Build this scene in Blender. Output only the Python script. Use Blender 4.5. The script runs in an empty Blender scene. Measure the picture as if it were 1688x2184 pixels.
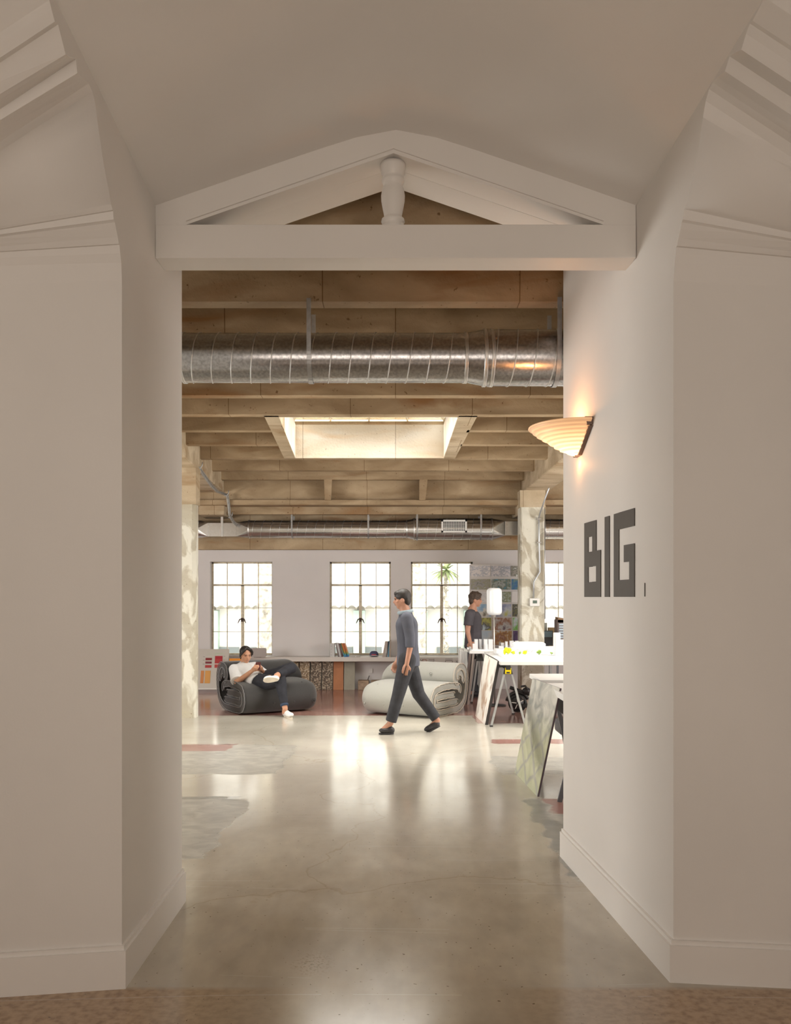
import bpy, bmesh, math, random
from mathutils import Vector, Matrix
random.seed(7)
SC = bpy.context.scene
COL = SC.collection
# ---------------------------------------------------------------- camera, world, lights, exposure
F, H, CX, HY = 1900.0, 1.6, 844.0, 1273.0      # focal length in pixels, eye height, principal column, horizon row
cam = bpy.data.cameras.new('camera')
cam.sensor_fit = 'HORIZONTAL'; cam.sensor_width = 36.0
cam.lens = 36.0 * F / 1688.0
cam.shift_y = (HY - 1092.0) / 1688.0
cam.clip_end = 300
co = bpy.data.objects.new('camera', cam); COL.objects.link(co)
co.location = (0, 0, H); co.rotation_euler = (math.pi / 2, 0, 0)
SC.camera = co
SC.view_settings.view_transform = 'Standard'
SC.view_settings.look = 'None'
SC.view_settings.exposure = 0.0
SC.view_settings.gamma = 1.0
SC.view_settings.use_curve_mapping = False
cy = SC.cycles
cy.max_bounces = 7; cy.diffuse_bounces = 4; cy.glossy_bounces = 3; cy.transmission_bounces = 5; cy.transparent_max_bounces = 8
cy.caustics_reflective = False; cy.caustics_refractive = False
cy.sample_clamp_indirect = 6.0
cy.use_denoising = True
cy.use_adaptive_sampling = True; cy.adaptive_threshold = 0.045

SKY = 4.2
w = bpy.data.worlds.new('world'); SC.world = w; w.use_nodes = True
nt = w.node_tree; nt.nodes.clear()
out = nt.nodes.new('ShaderNodeOutputWorld'); bg = nt.nodes.new('ShaderNodeBackground')
tc = nt.nodes.new('ShaderNodeTexCoord'); sp = nt.nodes.new('ShaderNodeSeparateXYZ'); cr = nt.nodes.new('ShaderNodeValToRGB')
nt.links.new(tc.outputs['Generated'], sp.inputs[0]); nt.links.new(sp.outputs['Z'], cr.inputs[0])
cr.color_ramp.elements[0].position = 0.0; cr.color_ramp.elements[0].color = (0.95, 0.97, 1.0, 1)
cr.color_ramp.elements[1].position = 1.0; cr.color_ramp.elements[1].color = (1.0, 0.93, 0.82, 1)
nt.links.new(cr.outputs[0], bg.inputs[0]); bg.inputs[1].default_value = SKY
nt.links.new(bg.outputs[0], out.inputs[0])

def area(name, loc, rot, sx, sy, power, color=(1, 1, 1), portal=False, spread=180):
    l = bpy.data.lights.new(name, 'AREA'); l.shape = 'RECTANGLE'; l.size = sx; l.size_y = sy
    l.energy = power; l.color = color
    l.spread = math.radians(spread)
    if portal: l.cycles.is_portal = True
    o = bpy.data.objects.new(name, l); COL.objects.link(o); o.location = loc; o.rotation_euler = rot
    return o
R90 = math.pi / 2
WIN = [(-3.23, -2.146), (-1.15, -0.082), (0.269, 1.354), (2.594, 3.68)]
WZ0, WZ1, FARY = 0.58, 2.212, 15.5
for a_, b_ in WIN:
    area('window_portal', ((a_ + b_) / 2, FARY + 0.24, (WZ0 + WZ1) / 2), (-R90, 0, 0), b_ - a_, WZ1 - WZ0, 1, portal=True)
area('skylight_portal', (-0.33, 10.6, 4.02), (0, 0, 0), 2.0, 2.9, 1, portal=True)
# daylight from the open sky over the lantern and over the office's other skylights, which lie outside the picture
area('skylight_daylight', (-0.33, 10.6, 5.4), (0, 0, 0), 6.0, 7.0, 1350, (1, 0.95, 0.88))
area('skylight_daylight', (3.6, 10.4, 3.8), (0, math.radians(14), 0), 1.7, 2.8, 300, (1, 0.97, 0.92), spread=120)
area('side_fill', (-8.6, 8.2, 1.9), (0, math.radians(-90), 0), 2.2, 5.0, 520, (1, 0.97, 0.93))  # added fill lamp brightening the passage reveals; no window is built there
area('side_fill', (8.6, 8.2, 1.9), (0, math.radians(90), 0), 2.2, 5.0, 520, (1, 0.97, 0.93))  # matching added fill from the right, for the opposite reveal
# added unseen fill lamps standing in for the hall's ambient light
area('hall_fill', (0.0, -1.2, 1.9), (math.radians(84), 0, 0), 4.0, 1.6, 80, (1, 0.865, 0.755))
area('hall_fill', (-1.9, 0.3, 3.2), (math.radians(60), 0, math.radians(10)), 1.4, 1.0, 6, (1, 0.9, 0.78))

# ---------------------------------------------------------------- placing helpers
def W(px, py, Y): return Vector(((px - CX) * Y / F, Y, H - (py - HY) * Y / F))
def X_(px, Y): return (px - CX) * Y / F
def Z_(py, Y): return H - (py - HY) * Y / F
def FY(py): return F * H / (py - HY)
def FP(px, py):
    Y = FY(py); return Vector((X_(px, Y), Y, 0.0))

# ---------------------------------------------------------------- materials
def _n(nt, t, **kw):
    n = nt.nodes.new(t)
    for k, v in kw.items(): setattr(n, k, v)
    return n
MATS = {}
def M(name, base, rough=0.6, metal=0.0, var=0.0, scale=4.0, bump=0.0, bscale=60.0, spec=0.5, emit=None, estr=0.0,
      stretch=(1, 1, 1), detail=5, col2=None, lo=0.35, hi=0.65, trans=0.0, sheen=0.0, coat=0.0, alpha=1.0, ior=1.45):
    if name in MATS: return MATS[name]
    m = bpy.data.materials.new(name); m.use_nodes = True; t = m.node_tree
    b = t.nodes['Principled BSDF']
    b.inputs['Base Color'].default_value = (*base, 1); b.inputs['Roughness'].default_value = rough
    b.inputs['Metallic'].default_value = metal; b.inputs['Specular IOR Level'].default_value = spec
    b.inputs['Transmission Weight'].default_value = trans; b.inputs['Sheen Weight'].default_value = sheen
    b.inputs['Coat Weight'].default_value = coat; b.inputs['IOR'].default_value = ior
    if emit: b.inputs['Emission Color'].default_value = (*emit, 1); b.inputs['Emission Strength'].default_value = estr
    tc = _n(t, 'ShaderNodeTexCoord'); mp = _n(t, 'ShaderNodeMapping'); mp.inputs['Scale'].default_value = stretch
    t.links.new(tc.outputs['Object'], mp.inputs[0])
    nz = _n(t, 'ShaderNodeTexNoise'); nz.inputs['Scale'].default_value = scale; nz.inputs['Detail'].default_value = detail
    t.links.new(mp.outputs[0], nz.inputs['Vector'])
    r = _n(t, 'ShaderNodeValToRGB'); r.color_ramp.elements[0].position = lo; r.color_ramp.elements[1].position = hi
    c2 = col2 if col2 else tuple(min(1, c * (1 + var)) for c in base)
    c1 = base if col2 else tuple(c * (1 - var) for c in base)
    r.color_ramp.elements[0].color = (*c1, 1); r.color_ramp.elements[1].color = (*c2, 1)
    t.links.new(nz.outputs['Fac'], r.inputs[0]); t.links.new(r.outputs[0], b.inputs['Base Color'])
    if bump > 0:
        n2 = _n(t, 'ShaderNodeTexNoise'); n2.inputs['Scale'].default_value = bscale; n2.inputs['Detail'].default_value = 4
        t.links.new(mp.outputs[0], n2.inputs['Vector'])
        bp = _n(t, 'ShaderNodeBump'); bp.inputs['Strength'].default_value = bump; bp.inputs['Distance'].default_value = 0.01
        t.links.new(n2.outputs['Fac'], bp.inputs['Height']); t.links.new(bp.outputs[0], b.inputs['Normal'])
    MATS[name] = m
    return m

def concrete(name, c_lo, c_hi, stain, white=0.0, joint=(1.25, 0.885)):
    """board-marked cast concrete: cloudy tone, rust stains, pits and pour joints"""
    m = bpy.data.materials.new(name); m.use_nodes = True; t = m.node_tree; L = t.links.new
    b = t.nodes['Principled BSDF']; b.inputs['Roughness'].default_value = 0.85; b.inputs['Specular IOR Level'].default_value = 0.2
    tc = _n(t, 'ShaderNodeTexCoord')
    def noise(s, d, st=(1, 1, 1), ds=0.0):
        mp = _n(t, 'ShaderNodeMapping'); mp.inputs['Scale'].default_value = st; L(tc.outputs['Object'], mp.inputs[0])
        n = _n(t, 'ShaderNodeTexNoise'); n.inputs['Scale'].default_value = s; n.inputs['Detail'].default_value = d; n.inputs['Distortion'].default_value = ds
        L(mp.outputs[0], n.inputs['Vector']); return n
    def ramp(src, a, ca, b_, cb):
        r = _n(t, 'ShaderNodeValToRGB'); e = r.color_ramp.elements
        e[0].position = a; e[0].color = ca; e[1].position = b_; e[1].color = cb; L(src, r.inputs[0]); return r
    def mix(f, a, b_, bt='MIX'):
        x = _n(t, 'ShaderNodeMix', data_type='RGBA', blend_type=bt)
        L(f, x.inputs[0]) if not isinstance(f, float) else setattr(x.inputs[0], 'default_value', f)
        for s_, v in ((6, a), (7, b_)):
            if isinstance(v, tuple): x.inputs[s_].default_value = (*v, 1)
            else: L(v, x.inputs[s_])
        return x
    cl = noise(2.2, 7, (0.6, 1, 1.6), 0.6)
    base = ramp(cl.outputs['Fac'], 0.36, (*c_lo, 1), 0.66, (*c_hi, 1))
    stn = ramp(noise(1.3, 6, (0.5, 1, 2.2), 1.0).outputs['Fac'], 0.56, (0, 0, 0, 1), 0.72, (1, 1, 1, 1))
    x1 = mix(stn.outputs[0], base.outputs[0], stain)
    pit = ramp(noise(26, 4, (1, 1, 1)).outputs['Fac'], 0.27, (0.5, 0.42, 0.34, 1), 0.33, (1, 1, 1, 1))
    x2 = mix(1.0, x1.outputs[2], pit.outputs[0], 'MULTIPLY')
    # pour joints: thin dark vertical lines every so often
    bk = _n(t, 'ShaderNodeTexBrick'); bk.offset = 0.37; bk.inputs['Scale'].default_value = 1.0
    bk.inputs['Brick Width'].default_value = joint[0]; bk.inputs['Row Height'].default_value = joint[1]
    bk.inputs['Mortar Size'].default_value = 0.004; bk.inputs['Mortar Smooth'].default_value = 0.3
    bk.inputs['Color1'].default_value = (1, 1, 1, 1); bk.inputs['Color2'].default_value = (0.93, 0.92, 0.9, 1); bk.inputs['Mortar'].default_value = (0.45, 0.38, 0.3, 1)
    cmb = _n(t, 'ShaderNodeCombineXYZ'); spx = _n(t, 'ShaderNodeSeparateXYZ'); L(tc.outputs['Object'], spx.inputs[0])
    L(spx.outputs['X'], cmb.inputs[0]); L(spx.outputs['Y'], cmb.inputs[1]); L(cmb.outputs[0], bk.inputs['Vector'])
    x3 = mix(1.0, x2.outputs[2], bk.outputs['Color'], 'MULTIPLY')
    last = x3.outputs[2]
    if white > 0:
        wn = ramp(noise(3.0, 6, (1, 1, 0.7), 1.2).outputs['Fac'], 0.5 - white, (0, 0, 0, 1), 0.56 - white, (1, 1, 1, 1))
        x4 = mix(wn.outputs[0], last, (0.78, 0.77, 0.68)); last = x4.outputs[2]
    L(last, b.inputs['Base Color'])
    bn = noise(34, 5); bp = _n(t, 'ShaderNodeBump'); bp.inputs['Strength'].default_value = 0.5; bp.inputs['Distance'].default_value = 0.012
    L(bn.outputs['Fac'], bp.inputs['Height']); L(bp.outputs[0], b.inputs['Normal'])
    MATS[name] = m
    return m

def floor_material():
    m = bpy.data.materials.new('polished_concrete_floor'); m.use_nodes = True; t = m.node_tree; L = t.links.new
    b = t.nodes['Principled BSDF']
    g = _n(t, 'ShaderNodeNewGeometry'); sp = _n(t, 'ShaderNodeSeparateXYZ'); L(g.outputs['Position'], sp.inputs[0])
    def noise(s, d=6, st=(1, 1, 1), ds=0.0, out='Fac'):
        mp = _n(t, 'ShaderNodeMapping'); mp.inputs['Scale'].default_value = st; L(g.outputs['Position'], mp.inputs[0])
        n = _n(t, 'ShaderNodeTexNoise'); n.inputs['Scale'].default_value = s; n.inputs['Detail'].default_value = d; n.inputs['Distortion'].default_value = ds
        L(mp.outputs[0], n.inputs['Vector']); return n.outputs[out]
    def math_(op, a, b_=None, c=None):
        n = _n(t, 'ShaderNodeMath', operation=op)
        for i, v in enumerate((a, b_, c)):
            if v is None: continue
            if isinstance(v, (int, float)): n.inputs[i].default_value = v
            else: L(v, n.inputs[i])
        return n.outputs[0]
    def ramp(src, a, ca, b_, cb):
        r = _n(t, 'ShaderNodeValToRGB'); e = r.color_ramp.elements
        e[0].position = a; e[0].color = (*ca, 1); e[1].position = b_; e[1].color = (*cb, 1); L(src, r.inputs[0]); return r.outputs[0]
    def mix(f, a, b_, bt='MIX'):
        x = _n(t, 'ShaderNodeMix', data_type='RGBA', blend_type=bt)
        if isinstance(f, float): x.inputs[0].default_value = f
        else: L(f, x.inputs[0])
        for s_, v in ((6, a), (7, b_)):
            if isinstance(v, tuple): x.inputs[s_].default_value = (*v, 1)
            else: L(v, x.inputs[s_])
        return x.outputs[2]
    X = math_('ADD', sp.outputs['X'], math_('MULTIPLY', math_('SUBTRACT', noise(3.2, 8), 0.5), 0.34))
    Y = math_('ADD', sp.outputs['Y'], math_('MULTIPLY', math_('SUBTRACT', noise(2.4, 8, (1, 1, 1), 0.4), 0.5), 0.22))
    def step(v, e, w=0.03): return math_('SMOOTH_MIN', math_('MAXIMUM', math_('DIVIDE', math_('SUBTRACT', v, e), w), 0.0), 1.0, 0.1)
    def inv(v): return math_('SUBTRACT', 1.0, v)
    def box(x0, x1, y0, y1):
        a = math_('MULTIPLY', step(X, x0), inv(step(X, x1))); c = math_('MULTIPLY', step(Y, y0), inv(step(Y, y1)))
        return math_('MULTIPLY', a, c)
    cloud = ramp(noise(0.9, 7, (1, 0.8, 1), 0.6), 0.35, (0.38, 0.33, 0.26), 0.68, (0.53, 0.485, 0.405))
    fine = ramp(noise(9, 8, (1.2, 0.5, 1)), 0.3, (0.9, 0.9, 0.9), 0.7, (1.06, 1.05, 1.03))
    col = mix(1.0, cloud, fine, 'MULTIPLY')
    # paler, greyer screed in the office than in the hall
    pale = ramp(noise(1.4, 7), 0.35, (0.50, 0.47, 0.405), 0.7, (0.62, 0.585, 0.50))
    hall = _n(t, 'ShaderNodeMapRange'); hall.inputs[1].default_value = 5.0; hall.inputs[2].default_value = 9.0; L(Y, hall.inputs[0])
    col = mix(hall.outputs[0], col, pale)
    # darker brown terrazzo-like hall floor on this side of the passage
    br = ramp(noise(30, 6), 0.36, (0.27, 0.165, 0.085), 0.6, (0.42, 0.285, 0.165))
    near = inv(step(sp.outputs['Y'], 3.62, 0.04))
    dist = math_('ABSOLUTE', sp.outputs['X'])
    near = math_('MULTIPLY', near, math_('MINIMUM', math_('MAXIMUM', math_('DIVIDE', math_('SUBTRACT', dist, 0.35), 0.7), 0.0), 1.0))  # brown fades to pale mid-hall, painting in the skylight's reflection
    col = mix(near, col, br)
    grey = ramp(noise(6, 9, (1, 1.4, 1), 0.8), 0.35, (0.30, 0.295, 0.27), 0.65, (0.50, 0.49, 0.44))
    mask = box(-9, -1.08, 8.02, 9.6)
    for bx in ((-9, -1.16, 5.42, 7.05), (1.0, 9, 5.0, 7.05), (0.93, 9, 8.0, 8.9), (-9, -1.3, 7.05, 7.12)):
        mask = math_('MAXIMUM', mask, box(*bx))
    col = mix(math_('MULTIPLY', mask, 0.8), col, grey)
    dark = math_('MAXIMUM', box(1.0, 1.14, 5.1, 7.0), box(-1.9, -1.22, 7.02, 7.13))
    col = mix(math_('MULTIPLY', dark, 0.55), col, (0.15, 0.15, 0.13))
    red = ramp(noise(1.6, 9), 0.36, (0.27, 0.12, 0.10), 0.66, (0.40, 0.23, 0.19))
    X2 = math_('ADD', sp.outputs['X'], math_('MULTIPLY', math_('SUBTRACT', noise(2.0, 6), 0.5), 0.1))
    redm = step(math_('ADD', sp.outputs['Y'], math_('MULTIPLY', math_('SUBTRACT', noise(5.0, 6), 0.5), 0.12)), 12.0)
    redm = math_('MAXIMUM', redm, math_('MULTIPLY', step(X2, 1.02), step(Y, 11.25)))
    redm = math_('MAXIMUM', redm, box(-9, -1.75, 9.25, 9.65)); redm = math_('MAXIMUM', redm, box(1.05, 9, 9.7, 10.0))
    redm = math_('MAXIMUM', redm, box(1.17, 9, 6.55, 7.05))
    col = mix(redm, col, red)
    # pits and thin cracks
    pit = ramp(noise(45, 3), 0.27, (0.3, 0.25, 0.2), 0.31, (1, 1, 1)); col = mix(1.0, col, pit, 'MULTIPLY')
    vo = _n(t, 'ShaderNodeTexVoronoi', feature='DISTANCE_TO_EDGE'); vo.inputs['Scale'].default_value = 0.33
    vm = _n(t, 'ShaderNodeVectorMath', operation='ADD'); L(g.outputs['Position'], vm.inputs[0])
    nzc = _n(t, 'ShaderNodeTexNoise'); nzc.inputs['Scale'].default_value = 1.3; nzc.inputs['Detail'].default_value = 5; L(g.outputs['Position'], nzc.inputs['Vector'])
    L(nzc.outputs['Color'], vm.inputs[1]); L(vm.outputs[0], vo.inputs['Vector'])
    cr = ramp(vo.outputs['Distance'], 0.0, (0.84, 0.81, 0.77), 0.002, (1, 1, 1)); col = mix(1.0, col, cr, 'MULTIPLY')
    # speckled dark stain near the camera and thin pale scratch arcs
    dx = math_('SUBTRACT', sp.outputs['X'], -0.36); dy = math_('SUBTRACT', sp.outputs['Y'], 3.89)
    dd_ = math_('SQRT', math_('ADD', math_('MULTIPLY', dx, dx), math_('MULTIPLY', math_('MULTIPLY', dy, dy), 0.45)))
    sm_ = _n(t, 'ShaderNodeMapRange'); sm_.inputs[1].default_value = 0.11; sm_.inputs[2].default_value = 0.02; L(dd_, sm_.inputs[0])
    spk = math_('MULTIPLY', sm_.outputs[0], math_('GREATER_THAN', noise(70, 3), 0.56)); col = mix(math_('MULTIPLY', spk, 0.55), col, (0.10, 0.07, 0.045))
    for k_, (sc_, off_) in enumerate(((0.55, 0.0), (0.42, 3.1))):
        wv = _n(t, 'ShaderNodeTexWave', wave_type='RINGS'); wv.inputs['Scale'].default_value = sc_; wv.inputs['Distortion'].default_value = 5.0; wv.inputs['Detail'].default_value = 1.0; wv.inputs['Detail Scale'].default_value = 0.35
        mpw = _n(t, 'ShaderNodeMapping'); mpw.inputs['Location'].default_value = (off_, 1.3 * k_, 0); L(g.outputs['Position'], mpw.inputs[0]); L(mpw.outputs[0], wv.inputs['Vector'])
        fl_m = math_('MULTIPLY', math_('GREATER_THAN', wv.outputs['Fac'], 0.99985), math_('GREATER_THAN', noise(1.1, 3), 0.52))
        col = mix(math_('MULTIPLY', fl_m, 0.22), col, (0.75, 0.73, 0.68))
    L(col, b.inputs['Base Color'])
    # worn polish: roughness varies, with faint arcs of scratches
    mr = _n(t, 'ShaderNodeMapRange'); mr.inputs[1].default_value = 0.3; mr.inputs[2].default_value = 0.7; mr.inputs[3].default_value = 0.125; mr.inputs[4].default_value = 0.20
    L(noise(2.5, 9, (1.6, 0.5, 1)), mr.inputs[0])
    rg = math_('ADD', mr.outputs[0], math_('MULTIPLY', mask, 0.16))
    L(rg, b.inputs['Roughness'])
    b.inputs['Specular IOR Level'].default_value = 0.95
    return m

WHITE = M('white_wall_paint', (0.74, 0.715, 0.68), 0.55, var=0.02, scale=1.5, bump=0.03, bscale=120)
WHITE2 = M('white_gloss_trim', (0.77, 0.745, 0.71), 0.4, var=0.015, scale=2)
OFFW = M('office_white_paint', (0.60, 0.57, 0.56), 0.6, var=0.03, scale=1.2)
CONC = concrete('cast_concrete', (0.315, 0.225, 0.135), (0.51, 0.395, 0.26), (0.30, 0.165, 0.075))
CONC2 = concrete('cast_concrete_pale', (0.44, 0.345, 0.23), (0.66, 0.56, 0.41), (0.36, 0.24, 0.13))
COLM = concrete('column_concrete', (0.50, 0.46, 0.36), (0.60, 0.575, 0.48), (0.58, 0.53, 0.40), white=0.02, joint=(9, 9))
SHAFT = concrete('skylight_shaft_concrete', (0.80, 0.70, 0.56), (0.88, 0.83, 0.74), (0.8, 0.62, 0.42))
GALV = M('galvanised_steel', (0.42, 0.42, 0.425), 0.24, 0.95, var=0.18, scale=60, bump=0.03, bscale=25, detail=3)
GALVS = M('galvanised_seam', (0.62, 0.62, 0.61), 0.32, 0.95, var=0.05, scale=30)
FLOOR = floor_material()
STEELW = M('window_steel_paint', (0.60, 0.53, 0.40), 0.5, var=0.15, scale=20)
GLASS = None
def glass():
    m = bpy.data.materials.new('clear_glass'); m.use_nodes = True; t = m.node_tree; t.nodes.clear()
    o = _n(t, 'ShaderNodeOutputMaterial'); a = _n(t, 'ShaderNodeBsdfTransparent'); g = _n(t, 'ShaderNodeBsdfGlossy'); x = _n(t, 'ShaderNodeMixShader'); f = _n(t, 'ShaderNodeFresnel')
    a.inputs[0].default_value = (0.97, 0.98, 0.97, 1); g.inputs['Roughness'].default_value = 0.02; f.inputs[0].default_value = 1.45
    t.links.new(f.outputs[0], x.inputs[0]); t.links.new(a.outputs[0], x.inputs[1]); t.links.new(g.outputs[0], x.inputs[2]); t.links.new(x.outputs[0], o.inputs[0])
    return m
GLASS = glass()

# ---------------------------------------------------------------- mesh building
class MB:
    def __init__(s): s.v = []; s.f = []; s.mi = []; s.sm = []; s.cur = 0; s.smooth = False
    def add(s, vs, fs, mi=None, smooth=None):
        o = len(s.v); s.v += [tuple(p) for p in vs]
        for f in fs:
            s.f.append(tuple(i + o for i in f)); s.mi.append(s.cur if mi is None else mi); s.sm.append(s.smooth if smooth is None else smooth)
        return s
    def box(s, x0, x1, y0, y1, z0, z1, mi=None):
        vs = [(x, y, z) for z in (z0, z1) for x, y in ((x0, y0), (x1, y0), (x1, y1), (x0, y1))]
        return s.add(vs, [(3, 2, 1, 0), (4, 5, 6, 7), (0, 1, 5, 4), (1, 2, 6, 5), (2, 3, 7, 6), (3, 0, 4, 7)], mi, False)
    def hexa(s, bottom, top, mi=None):
        return s.add(list(bottom) + list(top), [(3, 2, 1, 0), (4, 5, 6, 7), (0, 1, 5, 4), (1, 2, 6, 5), (2, 3, 7, 6), (3, 0, 4, 7)], mi, False)
    def prism(s, poly, a, b, mi=None, smooth=False):
        """poly: list of 3D points in a plane; swept from +a to +b (vectors)"""
        n = len(poly); a = Vector(a); b = Vector(b)
        vs = [Vector(p) + a for p in poly] + [Vector(p) + b for p in poly]
        fs = [tuple(range(n))[::-1], tuple(range(n, 2 * n))] + [(i, (i + 1) % n, n + (i + 1) % n, n + i) for i in range(n)]
        return s.add(vs, fs, mi, smooth)
    def bar(s, p, q, w, h, up=(0, 0, 1), mi=None):
        p = Vector(p); q = Vector(q); d = (q - p).normalized(); u = Vector(up)
        if abs(d.dot(u)) > 0.99: u = Vector((0, 1, 0))
        r = d.cross(u).normalized(); u = r.cross(d).normalized(); r *= w / 2; u *= h / 2
        return s.hexa([p - r - u, p + r - u, p + r + u, p - r + u], [q - r - u, q + r - u, q + r + u, q - r + u], mi)
    def tube(s, pts, rad, seg=10, mi=None, closed=False, caps=True, smooth=True):
        pts = [Vector(p) for p in pts]; n = len(pts)
        rads = rad if isinstance(rad, (list, tuple)) else [rad] * n
        vs = []; prev = None
        for i, p in enumerate(pts):
            if closed: d = pts[(i + 1) % n] - pts[i - 1]
            else: d = pts[min(i + 1, n - 1)] - pts[max(i - 1, 0)]
            d = d.normalized() if d.length > 1e-9 else Vector((0, 0, 1))
            if prev is None:
                a = Vector((0, 0, 1)) if abs(d.z) < 0.9 else Vector((1, 0, 0))
                u = d.cross(a).normalized()
            else:
                u = (prev - d * prev.dot(d)); u = u.normalized() if u.length > 1e-6 else d.orthogonal().normalized()
            prev = u; v = d.cross(u)
            for k in range(seg):
                t = 2 * math.pi * k / seg; vs.append(p + (u * math.cos(t) + v * math.sin(t)) * rads[i])
        fs = []
        for i in range(n if closed else n - 1):
            j = (i + 1) % n
            for k in range(seg):
                k2 = (k + 1) % seg; fs.append((i * seg + k, i * seg + k2, j * seg + k2, j * seg + k))
        if caps and not closed: fs += [tuple(range(seg))[::-1], tuple(range((n - 1) * seg, n * seg))]
        return s.add(vs, fs, mi, smooth)
    def lathe(s, prof, c=(0, 0, 0), seg=24, a0=0.0, a1=2 * math.pi, mi=None, smooth=True, axis='z', capends=False):
        c = Vector(c); full = abs(a1 - a0 - 2 * math.pi) < 1e-6; m = seg if full else seg + 1
        vs = []
        for r, z in prof:
            for k in range(m):
                t = a0 + (a1 - a0) * k / seg
                if axis == 'z': vs.append(c + Vector((r * math.cos(t), r * math.sin(t), z)))
                elif axis == 'x': vs.append(c + Vector((z, r * math.cos(t), r * math.sin(t))))
                else: vs.append(c + Vector((r * math.cos(t), z, r * math.sin(t))))
        fs = []
        for i in range(len(prof) - 1):
            for k in range(seg):
                k2 = (k + 1) % m if full else k + 1
                fs.append((i * m + k, i * m + k2, (i + 1) * m + k2, (i + 1) * m + k))
        if capends: fs += [tuple(range(m))[::-1], tuple(range((len(prof) - 1) * m, len(prof) * m))]
        return s.add(vs, fs, mi, smooth)
    def ball(s, c, r, seg=12, ring=8, mi=None, sc=(1, 1, 1)):
        vs = []; fs = []; c = Vector(c)
        for i in range(ring + 1):
            p = math.pi * i / ring
            for k in range(seg):
                t = 2 * math.pi * k / seg
                vs.append(c + Vector((r * sc[0] * math.sin(p) * math.cos(t), r * sc[1] * math.sin(p) * math.sin(t), r * sc[2] * math.cos(p))))
        for i in range(ring):
            for k in range(seg):
                k2 = (k + 1) % seg; fs.append((i * seg + k, (i + 1) * seg + k, (i + 1) * seg + k2, i * seg + k2))
        return s.add(vs, fs, mi, True)
    def build(s, name, mats, parent=None, bevel=0.0, bseg=2, origin=None, keepnormals=False):
        me = bpy.data.meshes.new(name)
        vs = s.v
        if origin is not None:
            oo = Vector(origin); vs = [tuple(Vector(p) - oo) for p in s.v]
        me.from_pydata(vs, [], s.f)
        if not isinstance(mats, (list, tuple)): mats = [mats]
        for m in mats: me.materials.append(m)
        me.polygons.foreach_set('material_index', s.mi); me.polygons.foreach_set('use_smooth', s.sm)
        if not keepnormals:
            bm = bmesh.new(); bm.from_mesh(me)
            if any(s.sm): bmesh.ops.remove_doubles(bm, verts=bm.verts, dist=1e-6)
            bmesh.ops.recalc_face_normals(bm, faces=bm.faces); bm.to_mesh(me); bm.free()
        me.update()
        o = bpy.data.objects.new(name, me); COL.objects.link(o)
        if origin is not None: o.location = origin
        if parent is not None:
            o.parent = parent; o.matrix_parent_inverse = Matrix.Identity(4)
            if parent.type == 'EMPTY' or True:
                o.location = (Vector(origin) if origin is not None else Vector((0, 0, 0))) - (root_of(parent))
        if bevel > 0:
            bv = o.modifiers.new('bevel', 'BEVEL'); bv.width = bevel; bv.segments = bseg; bv.limit_method = 'ANGLE'; bv.angle_limit = math.radians(40)
        return o
def root_of(o):
    """world position of an object whose chain of parents only translates"""
    p = Vector(o.location)
    while o.parent: o = o.parent; p += Vector(o.location)
    return p
def tag(o, label=None, cat=None, group=None, kind=None):
    if label: o['label'] = label
    if cat: o['category'] = cat
    if group: o['group'] = group
    if kind: o['kind'] = kind
    return o
def empty(name, loc, label, cat, group=None, rz=0.0):
    o = bpy.data.objects.new(name, None); COL.objects.link(o); o.location = loc; o.rotation_euler = (0, 0, rz); o.empty_display_size = 0.1
    return tag(o, label, cat, group)
def st(o, label=None): o['kind'] = 'structure'; return tag(o, label)
def copy_thing(root, loc=None, rz=None):
    def cp(o, par):
        c = o.copy(); COL.objects.link(c)
        if par: c.parent = par; c.matrix_parent_inverse = o.matrix_parent_inverse.copy()
        for ch in [x for x in bpy.data.objects if x.parent == o]: cp(ch, c)
        return c
    r = cp(root, None)
    if loc is not None: r.location = loc
    if rz is not None: r.rotation_euler = (0, 0, rz)
    return r

# ================================================================ THE SETTING
fl = MB().add([(-9, -4, 0), (9, -4, 0), (9, FARY + 0.3, 0), (-9, FARY + 0.3, 0), (-9, -4, -0.2), (9, -4, -0.2), (9, FARY + 0.3, -0.2), (-9, FARY + 0.3, -0.2)],
              [(0, 1, 2, 3), (7, 6, 5, 4), (0, 4, 5, 1), (1, 5, 6, 2), (2, 6, 7, 3), (3, 7, 4, 0)]).build('floor', FLOOR)
st(fl, 'polished concrete floor, brown in the hall and pale grey with red areas in the office')

# --- passage: two jambs whose near arris curves towards the hall's coved ceiling
LX = -1.124
def solve_left(px, py):
    Y = F * LX / (px - CX); return Vector((LX, Y, Z_(py, Y)))
def solve_right(px, py):
    Y = 1.4187 / ((px - CX) / F + 0.0696); return Vector((1.4187 - 0.0696 * Y, Y, Z_(py, Y)))
def RX(Y): return 1.4187 - 0.0696 * Y
LP = [(262, 640), (262, 600), (259, 560), (256.5, 540), (255, 522), (253.5, 520), (251, 505), (248, 490), (245, 474), (243.5, 470), (242.5, 468), (241.5, 450), (240, 448), (237, 435), (232, 405), (226, 375), (219, 335),
      (214, 300), (208, 260), (203, 220), (197, 195), (189, 178), (178, 167), (165, 156), (162, 126), (147, 121), (140, 116), (131, 80), (124, 52), (117, 46), (110, 20), (105, 0), (86, -60)]
RP = [(1437, 640), (1437, 600), (1440, 560), (1442, 540), (1443, 527), (1445, 524), (1448, 508), (1452, 490), (1455, 474), (1456.5, 470), (1457.5, 468), (1460, 446), (1462, 443), (1466, 430), (1474, 398), (1482, 362), (1489, 325),
      (1494, 290), (1500, 250), (1506, 215), (1513, 190), (1521, 176), (1531, 165), (1547, 152), (1557, 120), (1566, 114), (1582, 106), (1592, 72), (1600, 50), (1606, 44), (1622, 14), (1632, -5), (1652, -70)]
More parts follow.
